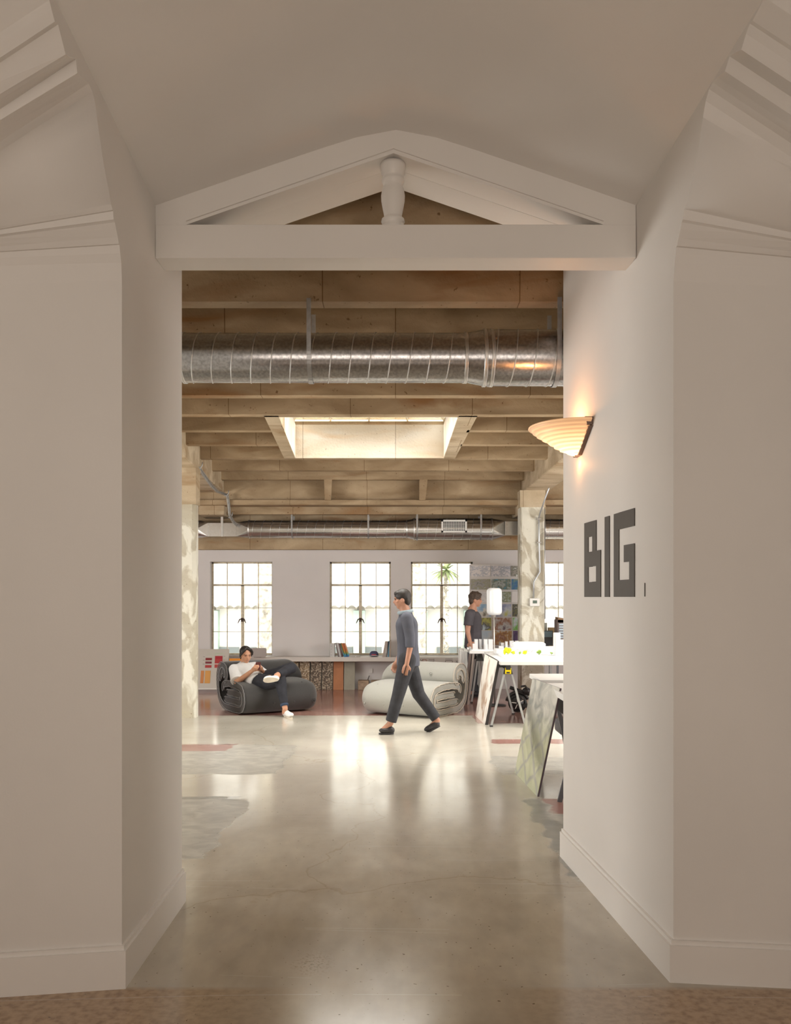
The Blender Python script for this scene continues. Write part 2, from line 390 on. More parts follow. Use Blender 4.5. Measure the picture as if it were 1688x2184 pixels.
def jamb(side):
    sg = -1 if side == 'left' else 1
    sol = solve_left if sg < 0 else solve_right
    A = [sol(*p) for p in (LP if sg < 0 else RP)]
    y0f = A[0].y
    fy = 3.658 if sg < 0 else 3.716
    yb = 4.684 if sg < 0 else 5.497
    xa = (lambda Y: LX) if sg < 0 else RX
    A[0].y = A[1].y = fy; A[0].x = A[1].x = xa(fy)
    A.insert(0, Vector((xa(fy), fy, 0.0)))
    # the row of the same profile further out, where the cove sinks outwards
    def rowat(t):
        out_ = []
        for i, p in enumerate(A):
            dx = t * 0.5
            if i < 3: out_.append(Vector((p.x + sg * dx, p.y - 0.166 * dx * (1 if sg < 0 else 0.72), p.z if i == 0 else p.z - 0.10 * min(dx, 1.3))))
            else:
                k = min(1.0, max(0.0, (p.z - H - 1.38) / 0.50))
                drop = 0.09 + (0.66 - 0.09) * k ** 1.25
                yk = 0.166 * (1 - k) * (1 if sg < 0 else 0.72)
                out_.append(Vector((p.x + sg * dx, p.y - yk * dx, p.z - drop * min(dx, 1.3))))
        return out_
    rows = [A, rowat(0.5), rowat(1.0), rowat(1.6), rowat(2.4), rowat(5.4)]
    mb = MB(); n = len(A)
    vs = [p for r in rows for p in r]; fs = []
    for j in range(len(rows) - 1):
        for i in range(n - 1):
            fs.append((j * n + i, j * n + i + 1, (j + 1) * n + i + 1, (j + 1) * n + i))
    zc0 = H + 1.545
    sm = [f for f in fs if all(zc0 < A[k % n].z < H + 1.875 and A[k % n].y > 3.16 for k in f)]
    fl_ = [f for f in fs if f not in sm]
    mb.add(vs, fl_); mb.add(vs, sm, smooth=True)
    # reveal (the passage side)
    zt = lambda Y: H + 1.83 + 0.114 * (4.2 - Y)
    ylast = A[-1].y
    top = [Vector((xa(Y), Y, zt(Y) + 0.02)) for Y in (yb, 4.53, 4.2, 3.6, 3.2, max(ylast, 2.85))]
    top[0].z = top[1].z = H + 2.3
    poly = [p for p in A] + top[::-1] + [Vector((xa(yb), yb, 0))]
    mb.add(poly, [tuple(range(len(poly)))])
    # office side
    xo = sg * 9
    back = [Vector((xa(yb), yb, 0)), Vector((xo, yb, 0)), Vector((xo, yb, H + 2.4)), Vector((xa(yb), yb, H + 2.4))]
    mb.add(back, [(0, 1, 2, 3)])
    # thickness behind the office side, so no daylight leaks in
    o = mb.build('wall_' + side, WHITE)
    st(o, 'white plaster passage wall on the %s, curving over into the coved ceiling' % side)
    # baseboard with a small stepped top
    bb = MB()
    hgt = 0.172
    off = 0.022
    c0 = Vector((xa(yb) - sg * off, yb + (0.0), 0)); c1 = Vector((xa(fy) - sg * off, fy - off, 0)); c2 = Vector((xa(fy) + sg * 2.4, fy - 0.166 * 2.4 * (1 if sg < 0 else 0.72) - off, 0))
    i0 = Vector((xa(yb), yb, 0)); i1 = Vector((xa(fy), fy, 0)); i2 = Vector((xa(fy) + sg * 2.4, fy - 0.166 * 2.4 * (1 if sg < 0 else 0.72), 0))
    for z0, z1, k in ((0.0, hgt - 0.018, 1.0), (hgt - 0.018, hgt, 0.55)):
        a0, a1, a2 = i0.lerp(c0, k), i1.lerp(c1, k), i2.lerp(c2, k)
        for p0, p1, q0, q1 in ((i0, i1, a0, a1), (i1, i2, a1, a2)):
            bb.hexa([p0 + Vector((0, 0, z0)), p1 + Vector((0, 0, z0)), q1 + Vector((0, 0, z0)), q0 + Vector((0, 0, z0))],
                    [p0 + Vector((0, 0, z1)), p1 + Vector((0, 0, z1)), q1 + Vector((0, 0, z1)), q0 + Vector((0, 0, z1))])
    st(bb.build('baseboard_' + side, WHITE2), 'tall white baseboard around the foot of the %s passage wall' % side)
jamb('left'); jamb('right')

# --- gabled plaster ceiling of the passage
def gable_pts(Y):
    rise = 0.114 * (4.2 - Y)
    def e(x, z): return Vector((x, Y, z))
    zs = H + 1.83 + rise; zr = H + 2.184 + rise
    L_ = LX; R_ = RX(Y)
    pts = []
    N = 12
    for i in range(N + 1):
        u = -1 + 2 * i / N
        x = (L_ + R_) / 2 + u * (R_ - L_) / 2
        s = math.sqrt(u * u + 0.012) ; s1 = math.sqrt(1.012); s0 = math.sqrt(0.012)
        z = zr - (zr - zs) * (s - s0) / (s1 - s0)
        pts.append(e(x, z))
    return pts
mb = MB(); ys = [4.176, 3.7, 3.2, 2.85, 2.3, 1.6]
rows = [gable_pts(y) for y in ys]; n = len(rows[0])
mb.add([p for r in rows for p in r], [(j * n + i, j * n + i + 1, (j + 1) * n + i + 1, (j + 1) * n + i) for j in range(len(rows) - 1) for i in range(n - 1)], smooth=True)
st(mb.build('ceiling', WHITE), 'gently gabled white plaster ceiling over the passage')

# --- header wall behind the truss, with the gabled soffit
def gz(x, k=0.0): return H + 2.078 - 0.3414 * abs(x + 0.009) - k
mb = MB()
for y0, y1 in ((4.324, 4.52),):
    for (xa_, xb_) in ((LX - 0.02, -0.009), (-0.009, RX(4.3) + 0.02)):
        lo0, lo1 = gz(xa_), gz(xb_); hi = H + 2.45
        mb.hexa([(xa_, y0, lo0), (xb_, y0, lo1), (xb_, y1, lo1), (xa_, y1, lo0)], [(xa_, y0, hi), (xb_, y0, hi), (xb_, y1, hi), (xa_, y1, hi)])
st(mb.build('wall_header', WHITE), 'white header wall with a gabled soffit above the passage')

tr = empty('gable_truss', (0, 4.2, H + 1.6), 'white painted timber truss spanning the top of the passage', 'truss')
MB().box(LX, RX(4.2), 4.165, 4.33, H + 1.585, H + 1.742).build('tie_beam', WHITE2, tr, bevel=0.004)
for sg in (-1, 1):
    mb = MB(); xe = LX if sg < 0 else RX(4.2)
    x1 = -0.9815 if sg < 0 else 0.975
    pl = [Vector((-0.009, 4.172, gz(-0.009))), Vector((x1, 4.172, H + 1.743)), Vector((xe, 4.172, H + 1.743)), Vector((xe, 4.172, H + 1.93)), Vector((-0.009, 4.172, H + 2.27))]
    mb.prism(pl, (0, 0, 0), (0, 0.15, 0))
    r = mb.build('rafter', WHITE2, tr)
    # thin moulding that follows the rafter's lower edge
    mm = MB(); a = Vector((-0.009, 4.168, gz(-0.009) + 0.022)); b = Vector((x1, 4.168, H + 1.743 + 0.018))
    mm.bar(a, b, 0.008, 0.012, up=(0, 1, 0)); mm.build('moulding', WHITE2, r)
prof = [(0.0, 0), (0.060, 0), (0.060, 0.018), (0.052, 0.034), (0.053, 0.04), (0.058, 0.05), (0.055, 0.062), (0.045, 0.07), (0.043, 0.078), (0.050, 0.115), (0.057, 0.155), (0.058, 0.185), (0.053, 0.215), (0.045, 0.235),
        (0.050, 0.243), (0.055, 0.256), (0.053, 0.268), (0.047, 0.277), (0.050, 0.285), (0.058, 0.30), (0.062, 0.33), (0.062, 0.345), (0, 0.345)]
MB().lathe([(r * 0.98, z * 0.93) for r, z in prof], (-0.012, 4.245, H + 1.74), seg=28).build('baluster', WHITE2, tr)

# --- closing the hall around the camera
mb = MB()
mb.box(-4.0, -3.8, -4, 4.7, 0, 4.6); mb.box(3.8, 4.0, -4, 4.7, 0, 4.6); mb.box(-4.0, 4.0, 4.53, 4.66, H + 2.3, 4.6)
st(mb.build('wall_hall_sides', WHITE), 'white side walls of the hall')
st(MB().box(-4, 4, -4.2, -4, 0, 4.6).build('wall_rear', WHITE), 'white rear wall of the hall')
st(MB().box(-4, 4, -4.2, 4.5, 4.6, 4.7).build('ceiling_hall', WHITE), 'white hall ceiling')

# ================================================================ OFFICE SHELL
JB = H + 1.87       # underside of the joists
SL = H + 2.25       # slab soffit
def glx(Y): return -2.63 - 0.0625 * (Y - 11.83)
SKN, SKF = 9.13 + 0.13, 12.04          # skylight opening, near and far
def skl(Y): return -1.206 - (Y - 9.13) * 0.0515
def skr(Y): return 0.655
mb = MB()
for (x0, x1, y0, y1) in ((-9, -1.40, 4.5, 15.6), (0.655, 9, 4.5, 15.6), (-1.40, 0.655, 4.5, SKN), (-1.40, 0.655, SKF, 15.6)):
    mb.box(x0, x1, y0, y1, SL, SL + 0.12)
st(mb.build('ceiling_slab', CONC), 'bare cast concrete slab above the office')
JY = [4.75, 5.64, 6.52, 7.39, 8.26, 9.13, 10.0, 10.93, 12.04, 13.16, 14.2]
SPOT = {10.0: 1, 10.93: 1}
jn = 0
def joist(x0, x1, y, wd=0.13):
    global jn
    jn += 1
    mb = MB(); ww = 0.014
    # tapered web and a thin rough lip at the bottom
    mb.hexa([(x0, y, JB), (x1, y, JB), (x1, y + wd, JB), (x0, y + wd, JB)], [(x0, y - 0.02, SL), (x1, y - 0.02, SL), (x1, y + wd + 0.02, SL), (x0, y + wd + 0.02, SL)])
    o = mb.build('joist', CONC)
    st(o, 'cast concrete ceiling joist'); return o
for y in JY:
    if y in SPOT:
        joist(-9, glx(y) - 0.4, y); joist(glx(y), skl(y) - 0.15, y); joist(skr(y) + 0.15, 2.06, y); joist(2.46, 9, y)
    else:
        joist(-9, 9, y)
# girders
mb = MB(); gb = H + 1.70
mb.hexa([(glx(4.5) - 0.42, 4.5, gb), (glx(4.5), 4.5, gb), (glx(14.6), 14.6, gb), (glx(14.6) - 0.42, 14.6, gb)],
        [(glx(4.5) - 0.42, 4.5, SL), (glx(4.5), 4.5, SL), (glx(14.6), 14.6, SL), (glx(14.6) - 0.42, 14.6, SL)])
mb.hexa([(glx(14.5) - 0.42, 14.55, H + 1.34), (glx(14.5), 14.55, H + 1.34), (glx(15.4), 15.4, H + 1.34), (glx(15.4) - 0.42, 15.4, H + 1.34)],
        [(glx(14.5) - 0.42, 14.55, SL), (glx(14.5), 14.55, SL), (glx(15.4), 15.4, SL), (glx(15.4) - 0.42, 15.4, SL)])
st(mb.build('beam_left', CONC2, bevel=0.015), 'pale concrete girder running towards the windows on the left')
mb = MB(); mb.box(2.06, 2.46, 5.0, 14.6, gb, SL); mb.box(2.0, 2.46, 14.55, 15.4, H + 1.34, SL)
st(mb.build('beam_right', CONC2, bevel=0.015), 'pale concrete girder resting on the right column')
# skylight trimmers
for x0a, x1a in ((lambda y: skl(y) - 0.15, skl), (skr, lambda y: skr(y) + 0.15 + (12.04 - y) * 0.015)):
    y0, y1 = 9.2, 12.06
    mb = MB().hexa([(x0a(y0), y0, JB), (x1a(y0), y0, JB), (x1a(y1), y1, JB), (x0a(y1), y1, JB)], [(x0a(y0), y0, SL), (x1a(y0), y0, SL), (x1a(y1), y1, SL), (x0a(y1), y1, SL)])
    st(mb.build('beam_trimmer', CONC2), 'concrete trimmer beside the skylight')
# deep beam across, with a ledge and two corbels
mb = MB(); mb.box(-9, 9, 14.5, 14.75, H + 1.56, SL); mb.box(-9, 9, 14.42, 14.75, H + 1.49, H + 1.57)
for px in (700, 901):
    x = X_(px, 14.4); mb.hexa([(x - 0.05, 14.36, H + 1.56), (x + 0.05, 14.36, H + 1.56), (x + 0.05, 14.5, H + 1.56), (x - 0.05, 14.5, H + 1.56)],
                              [(x - 0.05, 14.2, JB), (x + 0.08, 14.2, JB), (x + 0.05, 14.5, JB), (x - 0.05, 14.5, JB)])
st(mb.build('beam_cross', CONC), 'deep cast concrete cross beam with a ledge')
st(MB().box(-9, 9, 14.86, 14.98, H + 1.376, SL).build('beam_far', CONC), 'far concrete joist in front of the ducts')
st(MB().box(-9, 9, 15.3, 15.5, H + 0.815, SL).build('beam_edge', CONC), 'concrete edge beam above the window wall')
# skylight shaft
CT = H + 2.32
mb = MB()
a, b_, c, d = Vector((skl(9.29), 9.29, JB)), Vector((0.655, 9.29, JB)), Vector((0.655, 12.008, JB)), Vector((skl(12.008), 12.008, JB))
th = 0.1
def wallp(p, q, nrm, z0, z1):
    n = Vector(nrm) * th
    e = Vector(nrm) * -0.006
    P = [Vector((p.x, p.y, z0)) + e, Vector((q.x, q.y, z0)) + e, Vector((q.x, q.y, z0)) + n, Vector((p.x, p.y, z0)) + n]
    mb.hexa(P, [v + Vector((0, 0, z1 - z0)) for v in P])
wallp(Vector((a.x, 9.13, 0)), d, (-1, 0, 0), JB + 0.002, CT); wallp(Vector((b_.x, 9.13, 0)), c, (1, 0, 0), JB + 0.002, CT)
wallp(d, c, (0, 1, 0), JB + 0.002, CT); wallp(a, b_, (0, -1, 0), JB + 0.002, CT)
st(mb.build('ceiling_skylight_shaft', SHAFT), 'bright concrete shaft below the skylight')
# hipped glazed lantern
lt = empty('skylight_lantern', (-0.33, 10.6, CT), 'hipped glazed lantern over the concrete skylight shaft', 'skylight')
ALW = M('lantern_frame_paint', (0.72, 0.66, 0.52), 0.5, var=0.05)
x0, x1, y0, y1 = -1.42, 0.70, 9.16, 12.10; zr = CT + 0.62
rA, rB = Vector((-0.75, 10.6, zr)), Vector((0.05, 10.6, zr))
K = [Vector((x0, y0, CT + 0.06)), Vector((x1, y0, CT + 0.06)), Vector((x1, y1, CT + 0.06)), Vector((x0, y1, CT + 0.06))]
mb = MB()
for i in range(4): mb.bar(K[i] - Vector((0, 0, 0.03)), K[(i + 1) % 4] - Vector((0, 0, 0.03)), 0.07, 0.06)
mb.build('curb', ALW, lt)
mb = MB()
for p, q in ((K[0], rA), (K[3], rA), (K[1], rB), (K[2], rB), (rA, rB)): mb.bar(p, q, 0.05, 0.06)
for t in (0.25, 0.5, 0.75):
    mb.bar(K[3].lerp(K[2], t), rA.lerp(rB, t), 0.02, 0.03); mb.bar(K[0].lerp(K[1], t), rA.lerp(rB, t), 0.02, 0.03)
    mb.bar(K[0].lerp(K[3], t), rA, 0.02, 0.03); mb.bar(K[1].lerp(K[2], t), rB, 0.02, 0.03)
mb.build('glazing_bars', ALW, lt)
mb = MB(); mb.add([K[0], K[1], K[2], K[3], rA, rB], [(0, 1, 5, 4), (2, 3, 4, 5), (1, 2, 5), (3, 0, 4)]); mb.build('glazing', GLASS, lt)
# outer walls of the office
st(MB().box(-9.1, -9, 4.5, 15.7, 0, SL).build('wall_office_left', OFFW), 'white office wall far to the left')
st(MB().box(9, 9.1, 4.5, 15.7, 0, SL).build('wall_office_right', OFFW), 'white office wall far to the right')
# far wall with window openings
mb = MB(); xs = [-9] + [v for w_ in WIN for v in w_] + [9]
for i in range(0, len(xs), 2): mb.box(xs[i], xs[i + 1], FARY, FARY + 0.3, 0, 2.42)
for a_, b_ in WIN: mb.box(a_, b_, FARY, FARY + 0.3, 0, WZ0); mb.box(a_, b_, FARY, FARY + 0.3, WZ1, 2.42)
mb.box(-9, 9, FARY, FARY + 0.3, 2.42, SL + 0.1)
st(mb.build('wall_far', OFFW), 'white window wall at the far end of the office')
BRONZE = M('window_handle_bronze', (0.09, 0.06, 0.045), 0.45, 0.6, var=0.1)
LBL = ['steel window behind the seated person', 'steel window above the leaning books and the cap', 'steel window with palms outside', 'steel window behind the right column']
for i, (a_, b_) in enumerate(WIN):
    e = empty('window_%d' % (i + 1), ((a_ + b_) / 2, FARY + 0.17, WZ0), None, None); st(e, LBL[i])
    y = FARY + 0.17; wd = b_ - a_; fr = MB()
    def vb(x, w_, z0=WZ0, z1=WZ1, dd=0.035): fr.box(x - w_ / 2, x + w_ / 2, y - dd / 2, y + dd / 2, z0, z1)
    def hb(z, w_, x0=a_, x1=b_, dd=0.035): fr.box(x0, x1, y - dd / 2, y + dd / 2, z - w_ / 2, z + w_ / 2)
    zt = WZ0 + (WZ1 - WZ0) * 0.752
    vb(a_ + 0.015, 0.03); vb(b_ - 0.015, 0.03); hb(WZ0 + 0.015, 0.03); hb(WZ1 - 0.015, 0.03)
    cxm = (a_ + b_) / 2
    vb(cxm, 0.030, zt, WZ1, 0.04); vb(cxm, 0.052, WZ0, zt, 0.05); hb(zt, 0.034, dd=0.05)
    for k in (0.25, 0.755): vb(a_ + wd * k, 0.012)
    for k in (0.25, 0.505): hb(WZ0 + (WZ1 - WZ0) * k, 0.010)
    fr.build('window_frame', STEELW, e)
    MB().add([(a_, y, WZ0), (b_, y, WZ0), (b_, y, WZ1), (a_, y, WZ1)], [(0, 1, 2, 3)]).build('window_glass', GLASS, e)
    if i < 3:
        hm = MB(); hz = Z_(1322, y); hm.box(cxm - 0.022, cxm + 0.022, y - 0.06, y - 0.02, hz - 0.03, hz + 0.035)
        for s_ in (-1, 1): hm.tube([(cxm + s_ * 0.01, y - 0.06, hz + 0.015), (cxm + s_ * 0.04, y - 0.08, hz + 0.01), (cxm + s_ * 0.058, y - 0.085, hz - 0.03), (cxm + s_ * 0.072, y - 0.085, hz - 0.06)], [0.012, 0.012, 0.009, 0.005], seg=8)
        hm.build('window_handle', BRONZE, e)
# columns
def column(name, x0, x1, y0, y1, ztop, label, mats, cap=None, ch=0.03):
    mb = MB(); poly = [(x0 + ch, y0), (x1 - ch, y0), (x1, y0 + ch), (x1, y1 - ch), (x1 - ch, y1), (x0 + ch, y1), (x0, y1 - ch), (x0, y0 + ch)]
    zb = cap if cap else ztop
    mb.prism([Vector((x, y, 0)) for x, y in poly], (0, 0, 0), (0, 0, zb), mi=0)
    if cap: mb.prism([Vector((x0 - 0.01 if x < (x0 + x1) / 2 else x1 + 0.01, y0 - 0.01 if y < (y0 + y1) / 2 else y1 + 0.01, zb)) for x, y in ((x0, y0), (x1, y0), (x1, y1), (x0, y1))], (0, 0, 0), (0, 0, ztop - zb), mi=1)
    return st(mb.build(name, mats), label)
column('column_left', -3.06, -2.64, 11.74, 11.96, H + 1.70, 'weathered whitewashed concrete column on the left', [COLM, CONC2], cap=H + 1.22, ch=0.045)
column('column_right', X_(1111, 14.2), X_(1162, 14.2), 14.2, 14.55, H + 1.70, 'weathered concrete column with peeling white paint on the right', [COLM, CONC2], cap=H + 1.43, ch=0.02)

# ================================================================ DUCTS
GALV2 = M('galvanised_steel_bright', (0.62, 0.62, 0.61), 0.22, 0.95, var=0.06, scale=40)
def duct(name, label, segs, Y, zc, seams, straps, pitch, sw=0.0042, gm=None):
    gm = gm or GALV
    """segs: list of (x0, r0, x1, r1) round sections; seams along a helix of the given pitch"""
    e = empty(name, (0, Y, zc), label, 'duct')
    for x0, r0, x1, r1 in segs:
        kind = 'pipe' if abs(r0 - r1) < 1e-6 else 'reducer'
        MB().lathe([(r0, x0), (r1, x1)], (0, Y, zc), seg=64, axis='x').build(kind, gm, e)
        if kind == 'pipe':
            n = int((x1 - x0) / pitch * 28); pts = []
            for i in range(n + 1):
                x = x0 + (x1 - x0) * i / n; a = -2 * math.pi * (x - x0) / pitch
                pts.append((x, Y + (r0 + 0.001) * math.cos(a), zc + (r0 + 0.001) * math.sin(a)))
            MB().tube(pts, sw, seg=5).build('spiral_seam', GALVS, e)
    for x, r in seams:
        MB().lathe([(r - 0.002, x - 0.012), (r + 0.006, x - 0.009), (r + 0.006, x - 0.003), (r + 0.002, x), (r + 0.006, x + 0.003), (r + 0.006, x + 0.009), (r - 0.002, x + 0.012)], (0, Y, zc), seg=64, axis='x').build('collar', GALVS, e)
    for x, r, ztop in straps:
        mb = MB(); pr = []
        n = 20; wd = 0.028
        pts = [(Y - r - 0.006, ztop)] + [(Y - (r + 0.006) * math.cos(t), zc - (r + 0.006) * math.sin(t)) for t in [math.pi * i / n for i in range(n + 1)]] + [(Y + r + 0.006, ztop)]
        vs = []
        for yy, zz in pts: vs += [(x - wd / 2, yy, zz), (x + wd / 2, yy, zz)]
        mb.add(vs, [(2 * i, 2 * i + 1, 2 * i + 3, 2 * i + 2) for i in range(len(pts) - 1)])
        so = mb.build('strap', M('galvanised_strap', (0.45, 0.46, 0.47), 0.4, 0.9, var=0.1, scale=30), e)
        sd = so.modifiers.new('solid', 'SOLIDIFY'); sd.thickness = 0.003
    return e
Y1 = 5.80; Z1 = Z_(765, Y1) + 0.004
xr0, xr1 = X_(996, Y1), X_(1033, Y1)
duct('spiral_duct', 'large galvanised spiral duct hanging near the passage, in front of the skylight', [(-4.5, 0.158, xr0, 0.158), (xr0, 0.158, xr1, 0.18), (xr1, 0.18, 4.5, 0.18)], Y1, Z1,
     [(xr0 - 0.01, 0.158), (xr1, 0.18), (xr1 + 0.045, 0.18), (-1.375, 0.158)], [(X_(659, Y1 - 0.16), 0.160, JB + 0.02), (X_(1194, Y1 - 0.18), 0.182, JB + 0.02)], 0.126)
Y2 = 15.06; Z2 = Z_(1129, Y2)
def X2(px): return X_(px, Y2 - 0.12)
dd = duct('spiral_duct', 'smaller galvanised spiral duct running above the far windows', [(-7, 0.15, X2(424), 0.15), (X2(530), 0.150, X2(868), 0.150), (X2(868), 0.150, X2(884), 0.182), (X2(884), 0.182, X2(1052), 0.182), (X2(1163), 0.17, 8, 0.17)], Y2, Z2,
     [(X2(530), 0.15), (X2(868), 0.15), (X2(884), 0.182), (X2(1051), 0.182), (X2(1163), 0.17)], [(X2(623), 0.151, H + 1.376), (X2(786), 0.151, H + 1.376), (X2(890), 0.184, H + 1.376), (X2(1026), 0.184, H + 1.376)], 0.15, 0.0022, GALV2)
def transition(x0, r, x1, hw, hh, zc2):
    """round ring at x0 to rectangle at x1"""
    mb = MB(); n = 32; ring = []; rect = []
    for k in range(n):
        t = 2 * math.pi * (k + 0.5) / n; c, s_ = math.cos(t), math.sin(t)
        ring.append((x0, Y2 + r * c, Z2 + r * s_))
        sy = hw if c > 0 else -hw; sz = hh if s_ > 0 else -hh
        rect.append((x1, Y2 + sy, zc2 + sz))
    mb.add(ring + rect, [(k, (k + 1) % n, n + (k + 1) % n, n + k) for k in range(n)])
    return mb.build('transition', GALV2, dd)
zb = Z_(1131, Y2); hh = 0.115
transition(X2(530), 0.150, X2(505), 0.15, hh, zb); transition(X2(424), 0.15, X2(445), 0.15, hh, zb)
MB().box(X2(445), X2(505), Y2 - 0.15, Y2 + 0.15, zb - hh, zb + hh).build('square_section', GALV2, dd, bevel=0.004)
transition(X2(1052), 0.182, X2(1078), 0.14, 0.118, Z_(1128, Y2))
MB().box(X2(1078), X2(1160), Y2 - 0.14, Y2 + 0.14, Z_(1128, Y2) - 0.118, Z_(1128, Y2) + 0.118).build('square_section', GALV2, dd, bevel=0.004)
mb = MB(); gx = X2(445) + 0.24
mb.box(X2(472), X2(477), Y2 - 0.156, Y2 - 0.15, zb - hh, H + 1.376); mb.build('hanger', GALVS, dd)
# register grille on the duct
VW = M('register_white', (0.80, 0.80, 0.78), 0.4, var=0.02)
g = MB(); gy = Y2 - 0.205; x0, x1, z0, z1 = X_(942, gy), X_(996.5, gy), Z_(1135.5, gy), Z_(1108.5, gy)
for a in ((x0, x1, z0, z0 + 0.03), (x0, x1, z1 - 0.03, z1), (x0, x0 + 0.03, z0, z1), (x1 - 0.03, x1, z0, z1)): g.box(a[0], a[1], gy, gy + 0.03, a[2], a[3])
for i in range(1, 13): x = x0 + 0.03 + (x1 - x0 - 0.06) * i / 13; g.box(x - 0.003, x + 0.003, gy + 0.004, gy + 0.02, z0 + 0.02, z1 - 0.02)
for i in range(1, 6): z = z0 + 0.03 + (z1 - z0 - 0.06) * i / 6; g.box(x0 + 0.02, x1 - 0.02, gy + 0.006, gy + 0.018, z - 0.003, z + 0.003)
grl = g.build('grille', VW, dd)
MB().box(x0 + 0.02, x1 - 0.02, gy + 0.024, gy + 0.03, z0 + 0.02, z1 - 0.02).build('backing', M('grille_dark', (0.05, 0.05, 0.05), 0.7), grl)

# ================================================================ SCONCE
p0 = solve_right(1237, 943); sy = p0.y
sc_ = empty('wall_sconce', (RX(sy), sy, Z_(915, sy) - 0.1), 'lit half-cone glass wall lamp with a ribbed shade above the black lettering', 'wall lamp')
wdir = Vector((-0.0696, 1, 0)).normalized(); nrm = Vector((-1, -0.0696, 0)).normalized()
zt_ = Z_(913, sy); zb_ = Z_(972, sy)
RG = bpy.data.materials.new('lit_alabaster_glass'); RG.use_nodes = True
def setup_lit():
    t = RG.node_tree; b = t.nodes['Principled BSDF']; L = t.links.new
    b.inputs['Base Color'].default_value = (0.9, 0.62, 0.38, 1); b.inputs['Roughness'].default_value = 0.35
    tc = _n(t, 'ShaderNodeNewGeometry'); sp = _n(t, 'ShaderNodeSeparateXYZ'); mr = _n(t, 'ShaderNodeMapRange'); L(tc.outputs['Position'], sp.inputs[0]); L(sp.outputs['Z'], mr.inputs[0])
    mr.inputs[1].default_value = zb_; mr.inputs[2].default_value = zt_; mr.inputs[3].default_value = 2.3; mr.inputs[4].default_value = 0.32
    cr = _n(t, 'ShaderNodeValToRGB'); cr.color_ramp.elements[0].position = 0.5; cr.color_ramp.elements[0].color = (1, 0.50, 0.22, 1); cr.color_ramp.elements[1].position = 1; cr.color_ramp.elements[1].color = (1, 0.74, 0.45, 1)
    m2 = _n(t, 'ShaderNodeMath', operation='DIVIDE'); L(mr.outputs[0], m2.inputs[0]); m2.inputs[1].default_value = 2.3; L(m2.outputs[0], cr.inputs[0])
    sn = _n(t, 'ShaderNodeMath', operation='MULTIPLY'); L(sp.outputs['Z'], sn.inputs[0]); sn.inputs[1].default_value = 2 * math.pi * 9 / (zt_ - zb_)
    s2 = _n(t, 'ShaderNodeMath', operation='SINE'); L(sn.outputs[0], s2.inputs[0]); s3 = _n(t, 'ShaderNodeMath', operation='MULTIPLY_ADD'); L(s2.outputs[0], s3.inputs[0]); s3.inputs[1].default_value = 0.28; s3.inputs[2].default_value = 0.85
    s4 = _n(t, 'ShaderNodeMath', operation='MULTIPLY'); L(mr.outputs[0], s4.inputs[0]); L(s3.outputs[0], s4.inputs[1])
    L(cr.outputs[0], b.inputs['Emission Color']); L(s4.outputs[0], b.inputs['Emission Strength'])
setup_lit()
mb = MB(); seg = 28; prof = []
base_o = Vector((RX(sy), sy, 0)) + nrm * 0.012
N = 16; Rw, Rn = 0.285, 0.275      # half width along the wall, reach from the wall
lv = []
for i in range(N + 1):
    u = i / N; s_ = u ** 0.80
    rib = 0.011 * math.sin(u * math.pi * 2 * 7) if 0 < i < N else 0
    lv.append((0.10 + 0.90 * s_ + rib / 0.28 * 0.9, zb_ + (zt_ - zb_ - 0.006) * u))
vs = []
for f, z in lv:
    for k in range(seg + 1):
        t = math.pi * k / seg
        vs.append(base_o + wdir * (Rw * f * math.cos(t)) + nrm * (Rn * f * math.sin(t)) + Vector((0, 0, z)))
m_ = seg + 1
mb.add(vs, [(i * m_ + k, i * m_ + k + 1, (i + 1) * m_ + k + 1, (i + 1) * m_ + k) for i in range(N) for k in range(seg)], smooth=True)
shd = mb.build('lamp_shade', RG, sc_); sd = shd.modifiers.new('s', 'SOLIDIFY'); sd.thickness = 0.006
rim = [base_o + wdir * (Rw * 1.0 * math.cos(math.pi * k / 32)) + nrm * (Rn * 1.0 * math.sin(math.pi * k / 32)) + Vector((0, 0, zt_)) for k in range(33)]
MB().tube(rim, 0.007, seg=8).build('rim', RG, sc_)
BR = M('sconce_bracket_bronze', (0.16, 0.11, 0.09), 0.4, 0.7, var=0.1)
mb = MB()
for s_ in (-1, 1):
    c_ = base_o + wdir * (s_ * 0.255); mb.hexa([c_ - nrm * 0.012 + wdir * -0.012 + Vector((0, 0, zt_ - 0.03)), c_ + nrm * 0.02 + wdir * -0.012 + Vector((0, 0, zt_ - 0.03)), c_ + nrm * 0.02 + wdir * 0.012 + Vector((0, 0, zt_ - 0.03)), c_ - nrm * 0.012 + wdir * 0.012 + Vector((0, 0, zt_ - 0.03))],
                                           [c_ - nrm * 0.012 + wdir * -0.02 + Vector((0, 0, zt_ + 0.012)), c_ + nrm * 0.035 + wdir * -0.02 + Vector((0, 0, zt_ + 0.012)), c_ + nrm * 0.035 + wdir * 0.02 + Vector((0, 0, zt_ + 0.012)), c_ - nrm * 0.012 + wdir * 0.02 + Vector((0, 0, zt_ + 0.012))])
pl = base_o - nrm * 0.012
vv = []
for w_, z in ((0.05, zb_ - 0.004), (0.27, zt_ - 0.035)):
    for s_ in (-1, 1):
        for d_ in (0.0, 0.022): vv.append(pl + wdir * (s_ * w_) + nrm * d_ + Vector((0, 0, z)))
mb.add(vv, [(0, 1, 3, 2), (4, 6, 7, 5), (0, 4, 5, 1), (2, 3, 7, 6), (1, 5, 7, 3), (0, 2, 6, 4)])
mb.build('wall_plate', BR, sc_)
lp = bpy.data.lights.new('sconce_bulb', 'POINT'); lp.energy = 4.2; lp.color = (1, 0.45, 0.17); lp.shadow_soft_size = 0.03
lo = bpy.data.objects.new('sconce_bulb', lp); COL.objects.link(lo); lo.location = base_o + nrm * 0.09 + Vector((0, 0, zt_ - 0.02))
